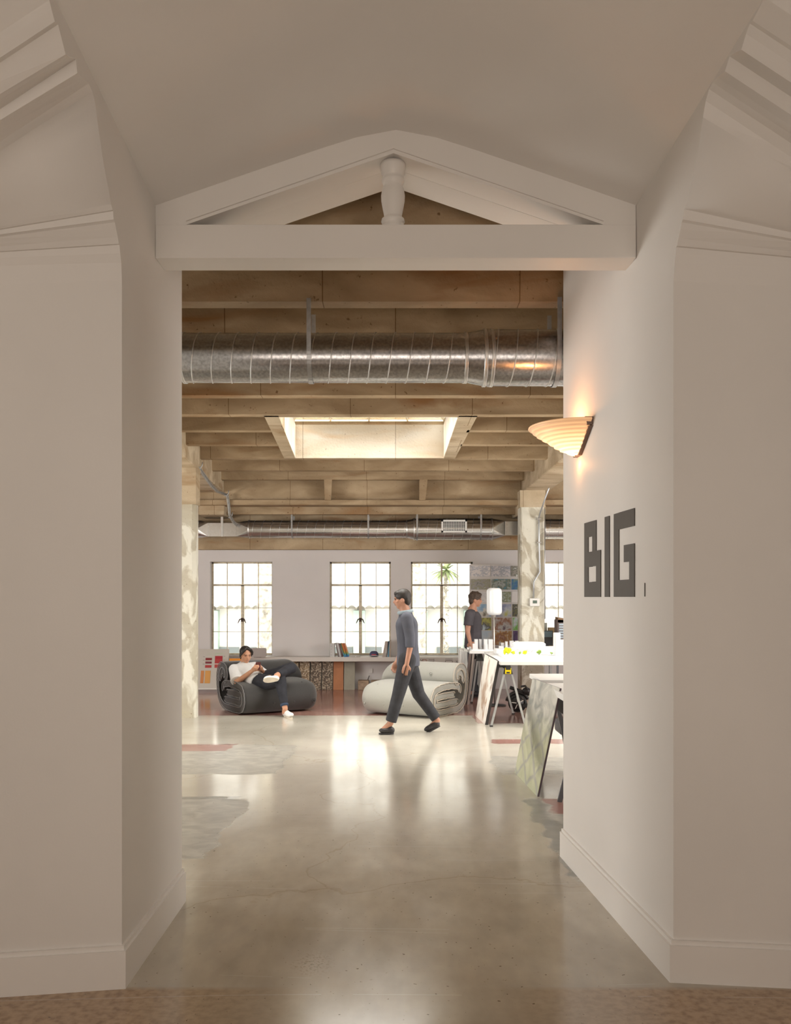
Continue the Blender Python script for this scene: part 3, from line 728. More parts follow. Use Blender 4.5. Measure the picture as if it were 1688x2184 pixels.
lp = bpy.data.lights.new('sconce_bulb', 'POINT'); lp.energy = 0.55; lp.color = (1, 0.42, 0.15); lp.shadow_soft_size = 0.02
lo = bpy.data.objects.new('sconce_bulb', lp); COL.objects.link(lo); lo.location = base_o + nrm * 0.045 + Vector((0, 0, zb_ - 0.05))

# ================================================================ LETTERS on the right wall
sg_ = empty('lettering_sign', (RX(4.6), 4.6, H), 'large dark grey blocky letters applied to the right passage wall', 'sign')
VIN = M('dark_grey_vinyl', (0.075, 0.068, 0.06), 0.5, var=0.03)
def cp(x, y): return (1120 + x / 4.965, 880 + y / 4.965)
def wallpt(cx_, cy_, rect=True):
    px, py = cp(cx_, cy_); p = solve_right(px, py); return p
def letter(name, rects):
    """rects given as (crop x left, crop x right, crop y top on left edge, crop y bottom on left edge)"""
    mb = MB()
    for xl, xr, yt, yb_ in rects:
        a = wallpt(xl, yt); c = wallpt(xl, yb_); b = wallpt(xr, 1950)
        z1, z0 = a.z, c.z; n = nrm * 0.004
        A, B = Vector((a.x, a.y, 0)) + nrm * 0.001, Vector((b.x, b.y, 0)) + nrm * 0.001
        mb.hexa([A + Vector((0, 0, z0)), B + Vector((0, 0, z0)), B + n + Vector((0, 0, z0)), A + n + Vector((0, 0, z0))], [A + Vector((0, 0, z1)), B + Vector((0, 0, z1)), B + n + Vector((0, 0, z1)), A + n + Vector((0, 0, z1))])
    return mb.build(name, VIN, sg_)
ex = 1
letter('letter_b', [(638, 678, 1173, 1952), (678, 722, 1161, 1320), (678, 722, 1478, 1637), (678, 722, 1796, 1952), (722, 763, 1149, 1628), (722, 763, 1791, 1952), (763, 810, 1462, 1952)])
# fix: the lower bowl's inner edge
letter('letter_i', [(854, 903, 1107, 1952)])
letter('letter_g', [(951, 1004, 1076, 1951), (1004, 1169, 1059, 1238), (1004, 1115, 1773, 1951), (1058, 1115, 1404, 1584), (1115, 1169, 1394, 1951)])
a = wallpt(1276, 1803); b = wallpt(1276, 1948)
MB().bar(a + nrm * 0.002, b + nrm * 0.002, 0.004, 0.003, up=wdir).build('thin_mark', VIN, sg_)

# ================================================================ CONDUITS
CDT = M('conduit_steel', (0.55, 0.58, 0.62), 0.35, 0.8, var=0.06)
cY = 14.17
pts = [W(1171, 1041, 13.6), W(1152, 1096, 14.0), W(1150, 1105, cY), W(1150.5, 1160, cY), W(1152, 1220, cY), W(1139.5, 1240, cY), W(1138.5, 1277, cY)]
cd = empty('conduit', (X_(1150, cY), cY, 2.6), 'thin steel conduit running down the right column to the thermostat', 'conduit')
MB().tube(pts, 0.012, seg=8).build('pipe', CDT, cd)
for py in (1107, 1157): MB().box(X_(1145, cY), X_(1155, cY), cY - 0.012, cY + 0.03, Z_(py, cY) - 0.01, Z_(py, cY) + 0.01).build('clamp', GALVS, cd)
tag(MB().tube([W(1162.7, 1085, 14.16), W(1162.7, 1200, 14.16), W(1163, 1320, 14.16)], 0.008, seg=6).build('conduit', CDT), 'second steel conduit along the right edge of the right column', 'conduit')
th_ = empty('thermostat', (X_(1140.5, cY), cY, Z_(1284, cY)), 'white thermostat with a grey screen on the right column', 'thermostat')
MB().box(X_(1130.5, 14.15), X_(1151.5, 14.15), 14.15, 14.195, Z_(1293, 14.15), Z_(1276, 14.15)).build('housing', M('thermostat_white', (0.86, 0.86, 0.84), 0.4), th_, bevel=0.01)
MB().box(X_(1137, 14.15), X_(1146, 14.15), 14.146, 14.15, Z_(1287, 14.15), Z_(1280.5, 14.15)).build('screen', M('thermostat_screen', (0.13, 0.18, 0.15), 0.3), th_)
# cable slung along the left girder
cb = MB()
gx_ = lambda Y: glx(Y) + 0.03
pts = []
ctrl = [(388, 975, 11.2), (400, 988, 11.6), (413, 996, 11.8), (424, 999, 12.0), (436, 1016, 12.5), (450, 1036, 13.2), (463, 1049, 13.9), (478, 1054, 14.35), (484, 1056, 14.38), (487, 1076, 14.38), (489, 1098, 14.4), (496, 1112, 14.6), (505, 1121, 14.8)]
for px, py, Y in ctrl: p = W(px, py, Y); pts.append(p)
fine_ = []
for i in range(len(pts) - 1):
    for k in range(5): fine_.append(pts[i].lerp(pts[i + 1], k / 5))
fine_.append(pts[-1])
ce = empty('cable_bundle', pts[3], 'bundle of grey cables slung from hooks along the left girder', 'cables')
cb.tube(fine_, 0.016, seg=8); cb.tube([p + Vector((0.02, 0, 0.012)) for p in fine_], 0.009, seg=6)
cb.build('cable', M('cable_grey', (0.34, 0.33, 0.31), 0.5, 0.2, var=0.2, scale=20), ce)
for px, py, Y in ((431, 992, 12.0), (487, 1051, 14.35), (495, 1098, 14.5)):
    a = W(px, py, Y); MB().tube([a + Vector((0.01, 0, 0.04)), a + Vector((0, 0, -0.01)), a + Vector((-0.03, 0, -0.05)), a + Vector((-0.06, 0, -0.045))], 0.008, seg=6).build('hook', CDT, ce)

# ================================================================ EXTERIOR
EXW = M('stucco_outside', (0.80, 0.78, 0.72), 0.9, var=0.05, scale=1.5, bump=0.1, bscale=20)
eg = st(MB().box(-40, 40, 15.9, 60, -4.2, -4.0).build('ground_outside', M('paving_outside', (0.5, 0.48, 0.44), 0.9, var=0.1)), 'pale paving outside, below the windows')
eb = empty('building', (0, 26, -4), 'pale stucco building across the street with green pilasters and a scalloped tile edge', 'building')
MB().box(-20, 16, 26, 30, -4, 9).build('facade', EXW, eb)
GRN = M('pale_green_render', (0.40, 0.50, 0.43), 0.8, var=0.1)
for x in (-5.3, -3.55, -1.05, 0.75, 2.15, 3.5, 5.6):
    MB().box(x - 0.17, x + 0.17, 25.7, 26.0, -4, Z_(1302, 25.8)).build('pilaster', GRN, eb)
mb = MB(); x = -9.0
while x < 9:
    mb.lathe([(0.12, 25.5), (0.12, 26.0)], (x, 0, Z_(1300, 25.6)), seg=10, a0=0, a1=math.pi, axis='y'); x += 0.25
mb.build('tile_edge', M('pale_roof_tile', (0.62, 0.60, 0.54), 0.8, var=0.2, scale=8), eb)
DK = M('far_window_glass', (0.16, 0.18, 0.17), 0.2)
for x in (-4.9, -3.9, -2.5, -1.6, -0.75, 1.55, 2.45, 3.1):
    f = MB().box(x - 0.35, x + 0.35, 25.88, 25.99, Z_(1420, 25.9), Z_(1380, 25.9)).build('window', DK, eb)
for x, z, w_, h_ in ((-1.72, 1.93, 0.25, 0.3), (-1.4, 1.93, 0.2, 0.22), (-0.72, 2.0, 0.16, 0.4), (-4.7, 2.1, 0.5, 0.7), (-5.6, 2.1, 0.4, 0.7)):
    MB().box(x - w_ / 2, x + w_ / 2, 25.9, 26.0, z - h_ / 2, z + h_ / 2).build('window', M('far_window_pale', (0.50, 0.50, 0.46), 0.4), eb)
def palm(px, Y, r, ztop, label, crown):
    e = empty('palm_tree', (X_(px, Y), Y, -4), label, 'tree'); x = X_(px, Y)
    mb = MB(); xb_ = x - (0.11 if crown else 0); mb.tube([(xb_, Y, -4), (xb_, Y, 0), (x, Y, ztop)], [r * 1.1, r, r * 0.95], seg=20)
    rn = random.Random(px)
    for i in range(260):
        z = -0.2 + rn.random() * (ztop + 0.2); a = -rn.random() * math.pi
        c = Vector((x + r * math.cos(a), Y + r * math.sin(a), z)); d = Vector((math.cos(a), math.sin(a), 0.8)) * 0.06
        s_ = Vector((-math.sin(a), math.cos(a), 0)) * 0.035
        mb.add([c - s_, c + s_, c + d], [(0, 1, 2)])
    mb.build('trunk', M('palm_bark', (0.60, 0.56, 0.47), 0.9, var=0.35, scale=9, bump=0.3, bscale=30), e)
    if crown:
        mb = MB(); cx0, cz0 = X_(crown[0], Y), Z_(crown[1], Y); rr = crown[2]
        for i in range(58):
            a = rn.random() * 2 * math.pi; up = rn.uniform(-0.5, 0.9); L_ = rr * rn.uniform(0.75, 1.1)
            dirv = Vector((math.cos(a), math.sin(a) * 0.7, up)).normalized(); prev = Vector((cx0, Y, cz0)); side = dirv.cross(Vector((0, 0, 1))).normalized()
            n = 8; vs = []
            for k in range(n + 1):
                t = k / n; p = Vector((cx0, Y, cz0)) + dirv * L_ * t + Vector((0, 0, -0.35 * L_ * t * t)); wd = 0.045 * math.sin(math.pi * min(1, t * 0.9 + 0.1)) * (1 - t * 0.4)
                vs += [p - side * wd, p + side * wd]
            mb.add(vs, [(2 * k, 2 * k + 1, 2 * k + 3, 2 * k + 2) for k in range(n)])
        mb.build('fronds', M('palm_frond', (0.30, 0.36, 0.17), 0.6, var=0.3, scale=5), e)
palm(894, 19.5, 0.155, 4.6, 'palm with a rough trunk outside the window next to the poster board', None)
palm(952, 24.0, 0.05, 2.25, 'palm with a green fan crown outside the window next to the poster board', (952, 1215, 0.62))
palm(566, 19.5, 0.17, 4.6, 'palm with a rough trunk outside the window behind the seated person', None)

# ================================================================ WINDOW LEDGE AND WHAT STANDS ON OR UNDER IT
LZ = Z_(1401.5, 15.2); LB = Z_(1411, 15.2)
LEDGE = M('ledge_paint', (0.60, 0.56, 0.52), 0.5, var=0.04, scale=2)
ld = MB().box(X_(530, 15.2), X_(1002, 15.2), 15.2, 15.5, LB, LZ).build('window_ledge', LEDGE, bevel=0.004); tag(ld, 'long painted shelf running below the far windows', 'shelf'); 
TER = []
def terr(name, dark, mid, light):
    m = bpy.data.materials.new(name); m.use_nodes = True; t = m.node_tree; b = t.nodes['Principled BSDF']; L = t.links.new
    tc = _n(t, 'ShaderNodeTexCoord'); v = _n(t, 'ShaderNodeTexVoronoi'); v.inputs['Scale'].default_value = 55; L(tc.outputs['Object'], v.inputs['Vector'])
    r = _n(t, 'ShaderNodeValToRGB'); r.color_ramp.interpolation = 'CONSTANT'; e = r.color_ramp.elements; e[0].color = (*dark, 1); e[1].position = 0.4; e[1].color = (*mid, 1); x = e.new(0.7); x.color = (*light, 1)
    s_ = _n(t, 'ShaderNodeSeparateColor'); L(v.outputs['Color'], s_.inputs[0]); L(s_.outputs[0], r.inputs[0]); L(r.outputs[0], b.inputs['Base Color']); b.inputs['Roughness'].default_value = 0.6
    return m
T1 = terr('terrazzo_amber', (0.10, 0.06, 0.03), (0.30, 0.20, 0.11), (0.42, 0.33, 0.22))
T2 = terr('terrazzo_sand', (0.18, 0.12, 0.07), (0.36, 0.27, 0.17), (0.48, 0.40, 0.30))
T3 = terr('terrazzo_brown', (0.09, 0.065, 0.045), (0.23, 0.17, 0.12), (0.40, 0.33, 0.25))
TCO = M('terracotta_panel', (0.44, 0.19, 0.09), 0.7, var=0.10, scale=5)
GSL = M('sage_concrete_panel', (0.33, 0.31, 0.25), 0.7, var=0.08, scale=5)
pb = Z_(1469, 15.3)
for x0, x1, m_, lab in ((592, 611, T1, 'amber speckled terrazzo slab largely hidden by the crossed leg'), (613, 636, T1, 'amber speckled terrazzo slab leaning just right of the raised knee'), (638, 660, T2, 'lightest sand-coloured terrazzo slab under the window shelf'),
                        (662, 685, T3, 'brown speckled terrazzo slab beside the light sand one'), (687, 709.5, T3, 'brown speckled terrazzo slab next to the terracotta panel'),
                        (711, 732.5, TCO, 'plain orange terracotta panel under the window shelf'), (734, 757, GSL, 'plain sage grey panel, last of the row under the shelf')):
    mb = MB(); xa, xb = X_(x0, 15.3), X_(x1, 15.3)
    mb.hexa([(xa, 15.30, 0.0), (xb, 15.30, 0.0), (xb, 15.34, 0.0), (xa, 15.34, 0.0)], [(xa, 15.40, LB - 0.004), (xb, 15.40, LB - 0.004), (xb, 15.44, LB - 0.004), (xa, 15.44, LB - 0.004)])
    tag(mb.build('material_panel', m_, bevel=0.004, origin=(xa, 15.3, 0)), lab, 'panel', 'sample panels under the window shelf')
WV = M('woven_box', (0.30, 0.22, 0.15), 0.8, var=0.4, scale=9, stretch=(1, 1, 6))
for x0, x1, lab in ((764, 787, 'low woven box left of the electrical outlet cord'), (792, 814, 'low brown box beside the woven one, under the outlet'), (818, 845, 'low brown box partly behind the pale lounge chair')):
    xa, xb = X_(x0, 15.3), X_(x1, 15.3)
    e = empty('storage_box', ((xa + xb) / 2, 15.35, 0), lab, 'box', 'low boxes against the far wall')
    MB().box(xa, xb, 15.28, 15.46, 0, 0.165).build('body', WV, e, bevel=0.006); MB().box(xa + 0.012, xb - 0.012, 15.274, 15.28, 0.02, 0.12).build('front_panel', M('box_front', (0.38, 0.28, 0.2), 0.8, var=0.25, scale=20), e)
ol = empty('outlet', (X_(791, 15.5), 15.5, Z_(1431, 15.5)), 'white wall outlet below the window shelf with a hanging cord', 'outlet')
MB().box(X_(787, 15.49), X_(795, 15.49), 15.488, 15.5, Z_(1436, 15.49), Z_(1426, 15.49)).build('cover_plate', M('outlet_white', (0.66, 0.64, 0.62), 0.4), ol, bevel=0.003)
MB().tube([(X_(788, 15.48), 15.48, Z_(1441, 15.48)), (X_(786, 15.47), 15.46, Z_(1447, 15.48)), (X_(784, 15.47), 15.45, Z_(1451, 15.48))], 0.008, seg=6).build('cord', M('cord_dark', (0.08, 0.07, 0.07), 0.6), ol)
# drawings pinned below the right part of the ledge
dr = empty('drawing_sheet', (X_(917, 15.3), 15.32, Z_(1412, 15.3)), 'long pinned strip of small diagrams just above the pale lounge chair', 'drawing')
yy = 15.19
MB().box(X_(862, yy), X_(981, yy), yy, yy + 0.008, Z_(1440, yy), Z_(1403, yy)).build('paper', M('drawing_paper', (0.50, 0.46, 0.42), 0.7, var=0.03), dr)
INK = M('drawing_ink', (0.13, 0.11, 0.10), 0.7); INR = M('drawing_ink_brown', (0.30, 0.10, 0.07), 0.7)
def ring(px, py, a, b_, m_, y_):
    MB().tube([(X_(px, y_) + a * max(-0.62, min(0.62, math.cos(t))) / 0.62, y_, Z_(py, y_) + b_ * math.sin(t)) for t in [2 * math.pi * k / 20 for k in range(20)]], 0.004, seg=4, closed=True).build('line_drawing', m_, dr)
y_ = yy - 0.003
ring(883, 1411, 0.055, 0.02, INK, y_); ring(958, 1411, 0.06, 0.02, INK, y_); ring(906, 1409, 0.03, 0.02, INR, y_)
for strokes in ((((897, 1406), (902, 1415)), ((902, 1406), (897, 1415))), (((915, 1407), (926, 1407)), ((915, 1411), (926, 1411)), ((915, 1415), (926, 1415)), ((926, 1405), (926, 1417))),
                (((973, 1408), (977, 1416)), ((977, 1409), (972, 1413))), (((950, 1405.5), (966, 1405.5)),)):
    mb = MB()
    for a, b in strokes: mb.bar(W(a[0], a[1], y_), W(b[0], b[1], y_), 0.006, 0.003, up=(0, 1, 0))
    mb.build('line_drawing', INK, dr)
# books on the ledge
def book(xc, z0, w_, h_, d_, lean, mat_, lab, grp, page=True, y=15.24):
    """lean: shift of the top in metres; a cover with a page block between its boards"""
    e = empty('book', (xc, y, z0), lab, 'book', grp)
    def slab(xa, xb, za, zb_, ya, yb2, m_, nm):
        s0, s1 = lean * (za - 0) / h_, lean * zb_ / h_
        MB().hexa([(xc + xa + s0, ya, z0 + za), (xc + xb + s0, ya, z0 + za), (xc + xb + s0, yb2, z0 + za), (xc + xa + s0, yb2, z0 + za)],
                  [(xc + xa + s1, ya, z0 + zb_), (xc + xb + s1, ya, z0 + zb_), (xc + xb + s1, yb2, z0 + zb_), (xc + xa + s1, yb2, z0 + zb_)]).build(nm, m_, e)
    slab(-w_ / 2, w_ / 2, 0, h_, y, y + 0.006, mat_, 'spine')
    slab(-w_ / 2, -w_ / 2 + 0.003, 0, h_, y + 0.006, y + d_, mat_, 'cover'); slab(w_ / 2 - 0.003, w_ / 2, 0, h_, y + 0.006, y + d_, mat_, 'cover')
    slab(-w_ / 2 + 0.003, w_ / 2 - 0.003, 0.004, h_ - 0.004, y + 0.006, y + d_ - 0.005, M('paper_pages', (0.72, 0.70, 0.66), 0.8), 'pages')
    return e, slab
BL = LZ
def bm_(n, c): return M('book_' + n, c, 0.5, var=0.05)
G1 = 'books and binders on the window shelf'
def bw(px): return X_(px, 15.25)
sc2 = 15.25 / F
e, sl = book(bw(709), BL, 10 * sc2, 0.232, 0.2, 0.0, bm_('white', (0.52, 0.51, 0.50)), 'grey-white binder standing upright at the left end of the leaning books', G1)
for k in range(4): MB().box(bw(706.5), bw(707.5), 15.236, 15.24, BL + 0.03 + k * 0.05, BL + 0.037 + k * 0.05).build('label_dot', INK, e)
book(bw(722.4), BL, 2.2 * sc2, 0.235, 0.2, -0.047, bm_('grey_dark', (0.20, 0.16, 0.16)), 'thin dark grey book leaning left, nearest the white binder', G1)
book(bw(726.5), BL, 4.2 * sc2, 0.235, 0.2, -0.052, bm_('grey', (0.46, 0.45, 0.46)), 'pale grey book leaning left between two dark ones', G1)
book(bw(730.6), BL, 2.2 * sc2, 0.228, 0.2, -0.055, bm_('black_red', (0.16, 0.10, 0.10)), 'thin dark book leaning left beside the green one', G1)
def rainbow(name, cols):
    m = bpy.data.materials.new(name); m.use_nodes = True; t = m.node_tree; b = t.nodes['Principled BSDF']; L = t.links.new
    g_ = _n(t, 'ShaderNodeTexCoord'); sp = _n(t, 'ShaderNodeSeparateXYZ'); L(g_.outputs['Generated'], sp.inputs[0]); r = _n(t, 'ShaderNodeValToRGB'); L(sp.outputs['Z'], r.inputs[0])
    r.color_ramp.interpolation = 'LINEAR'; e = r.color_ramp.elements; e[0].position = cols[0][0]; e[0].color = (*cols[0][1], 1); e[1].position = cols[-1][0]; e[1].color = (*cols[-1][1], 1)
    for p, c in cols[1:-1]: x = e.new(p); x.color = (*c, 1)
    L(r.outputs[0], b.inputs['Base Color']); return m
RB = rainbow('rainbow_cover', [(0.02, (0.05, 0.12, 0.38)), (0.16, (0.03, 0.25, 0.38)), (0.26, (0.16, 0.25, 0.05)), (0.40, (0.45, 0.20, 0.04)), (0.55, (0.48, 0.13, 0.03)), (1.0, (0.46, 0.15, 0.06))])
GB = rainbow('green_cover', [(0.02, (0.05, 0.25, 0.45)), (0.2, (0.04, 0.2, 0.3)), (0.35, (0.08, 0.13, 0.03)), (1.0, (0.12, 0.14, 0.04))])
book(bw(735.3), BL, 2.4 * sc2, 0.232, 0.2, -0.062, GB, 'dark green book with a blue foot leaning left', G1)
book(bw(738.7), BL, 3.8 * sc2, 0.232, 0.2, -0.066, RB, 'wide orange book with a blue foot, second from the right of the leaning books', G1)
book(bw(743.8), BL, 3.4 * sc2, 0.232, 0.2, -0.074, RB, 'orange book with a blue foot, rightmost of the leaning books', G1)
book(bw(819), BL, 6 * sc2, 0.265, 0.2, 0.045, bm_('taupe', (0.40, 0.34, 0.30)), 'tall taupe book leaning right beside the cap', G1)
book(bw(824.5), BL, 3.5 * sc2, 0.262, 0.2, 0.035, bm_('slate', (0.15, 0.14, 0.14)), 'dark slate book between the tall taupe book and the blue ones', G1)
book(bw(828.5), BL, 3 * sc2, 0.27, 0.2, 0.012, bm_('blue', (0.10, 0.23, 0.33)), 'blue book leaning beside the dark slate one', G1)
book(bw(832), BL, 3 * sc2, 0.285, 0.2, 0.01, bm_('tan', (0.34, 0.27, 0.22)), 'brown and blue book at the right end of the shelf books', G1)
for x0, x1, lab in ((744, 758, 'thin flat notebook lying on the shelf beside the orange book'), (760, 769, 'small flat notebook lying on the shelf in mid-window')):
    tag(MB().box(bw(x0), bw(x1), 15.22, 15.32, BL, BL + 0.012).build('notebook', bm_('flat_grey', (0.42, 0.38, 0.35)), bevel=0.003), lab, 'notebook', 'flat notebooks on the shelf')
# cap
cpv = empty('cap', (bw(798), 15.3, BL), 'navy cap with a white front panel lying on the window shelf', 'cap')
NAVY = M('cap_navy', (0.06, 0.06, 0.12), 0.8, var=0.2, scale=20)
mb = MB(); pr = [(0.075, 0.0), (0.077, 0.03), (0.07, 0.062), (0.045, 0.085), (0.0, 0.092)]
mb.lathe(pr, (bw(798), 15.3, BL + 0.008), seg=20); mb.build('crown', NAVY, cpv)
mb = MB(); mb.add([(bw(798) + 0.075 * math.cos(t), 15.3 - 0.075 * math.sin(t), BL + 0.012 + 0.02 * math.sin(t)) for t in [math.pi * k / 10 for k in range(11)]] + [(bw(798) + 0.082 * math.cos(t), 15.3 - 0.135 * math.sin(t), BL + 0.004 + 0.024 * math.sin(t)) for t in [math.pi * k / 10 for k in range(11)]], [(k, k + 1, 12 + k, 11 + k) for k in range(10)])
o = mb.build('brim', M('cap_brim', (0.62, 0.60, 0.62), 0.7), cpv); o.modifiers.new('s', 'SOLIDIFY').thickness = 0.004
MB().add([(bw(798) + 0.079 * math.sin(t) , 15.3 - 0.079 * math.cos(t), BL + 0.02 + q) for q in (0, 0.028) for t in (-0.5, -0.25, 0, 0.25, 0.5)], [(k, k + 1, k + 6, k + 5) for k in range(4)]).build('badge', M('cap_badge', (0.45, 0.06, 0.08), 0.7), cpv)
# grey rounded cushion-like monitor back behind the seated person and an orange board
mn = empty('monitor', (X_(555, 15.1), 15.1, LZ), 'grey monitor with rounded corners standing behind the seated person', 'monitor')
mb = MB(); x0, x1, z0, z1 = X_(536, 15.1), X_(568.5, 15.1), Z_(1401, 15.1), Z_(1382, 15.1); r_ = 0.025
poly = [Vector((cx_ + r_ * math.cos(t), 15.06, cz_ + r_ * math.sin(t))) for cx_, cz_, t0 in ((x1 - r_, z1 - r_, 0), (x0 + r_, z1 - r_, 90), (x0 + r_, z0 + r_, 180), (x1 - r_, z0 + r_, 270)) for t in [math.radians(t0 + a) for a in (0, 30, 60, 90)]]
mb.prism(poly, (0, 0, 0), (0, 0.05, 0)); mb.build('screen_back', M('monitor_grey', (0.34, 0.30, 0.28), 0.5), mn)
MB().box(X_(546, 15.3), X_(560, 15.3), 15.08, 15.28, LZ, LZ + 0.012).build('stand', M('monitor_grey', (0.34, 0.30, 0.28), 0.5), mn)
ob = MB().box(X_(489.5, 15.0), X_(531, 15.0), 15.0, 15.03, 0.25, Z_(1404.5, 15.0)).build('orange_board', M('orange_board', (0.72, 0.26, 0.02), 0.6, var=0.04)); tag(ob, 'bright orange board glimpsed between the red colour board and the seated person', 'board')
tag(MB().box(X_(486, 15.0), X_(530, 15.0), 15.04, 15.19, 0, 0.27).build('plinth_box', M('plinth_grey', (0.4, 0.38, 0.36), 0.7)), 'low grey box hidden behind the dark lounge chair, carrying the orange board', 'box')
# colour sample board leaning on the wall at the far left
ib = empty('sample_board', (X_(455, 14.9), 14.9, 0), 'tall pale board with red and orange colour samples behind the dark lounge chair', 'board')
yb0, yb1 = 14.95, 15.35
def bpos(px, py):
    z = Z_(py, 15.15); t = z / 0.75; return Vector((X_(px, 15.15), yb0 + 0.02 + (yb1 - yb0) * t * 0.6, z))
def bquad(x0, y0, x1, y1, off, m_, nm, par, th=0.004):
    a, b, c, d = bpos(x0, y1), bpos(x1, y1), bpos(x1, y0), bpos(x0, y0); n = Vector((0, -1, 0.2)).normalized()
    MB().hexa([p + n * off for p in (a, b, c, d)], [p + n * (off + th) for p in (a, b, c, d)]).build(nm, m_, par)
BRD = M('sample_board_grey', (0.50, 0.47, 0.42), 0.6, var=0.02)
bquad(423, 1385, 488.5, 1469, 0, BRD, 'backing', ib, 0.02)
bquad(424, 1466, 488, 1468.5, 0.021, M('board_lip', (0.62, 0.60, 0.56), 0.5), 'lip', ib)
for x0, y0, x1, y1, c in ((439.5, 1403.5, 453, 1408.5, (0.20, 0.02, 0.02)), (439.5, 1411, 453, 1415.5, (0.19, 0.03, 0.04)), (439.5, 1418.5, 453, 1424, (0.40, 0.04, 0.04)), (459.5, 1399.5, 475.5, 1406, (0.34, 0.015, 0.025)), (459.5, 1406, 475.5, 1415, (0.38, 0.035, 0.035)),
                          (459.5, 1417, 475.5, 1424, (0.42, 0.06, 0.05)), (431.5, 1430, 438, 1456, (0.55, 0.22, 0.07)), (440.5, 1430, 452, 1456, (0.6, 0.3, 0.08))):
    bquad(x0, y0, x1, y1, 0.021, M('swatch_%d_%d' % (x0, y0), c, 0.6), 'swatch', ib)
LN = M('board_line_green', (0.42, 0.52, 0.36), 0.6)
for x0, y0, x1, y1 in ((459, 1394, 475.5, 1395), (459, 1394, 459.8, 1399), (441, 1395.5, 453, 1396), (467, 1393, 468, 1395)): bquad(x0, y0, x1, y1, 0.021, LN, 'line', ib)
for x0, y0, x1, y1 in ((434, 1401, 438, 1401.6), (434, 1408, 438, 1408.6), (434, 1416, 438, 1416.6), (477.5, 1400, 481, 1400.6), (477.5, 1408, 481, 1408.6)): bquad(x0, y0, x1, y1, 0.021, INK, 'line', ib)

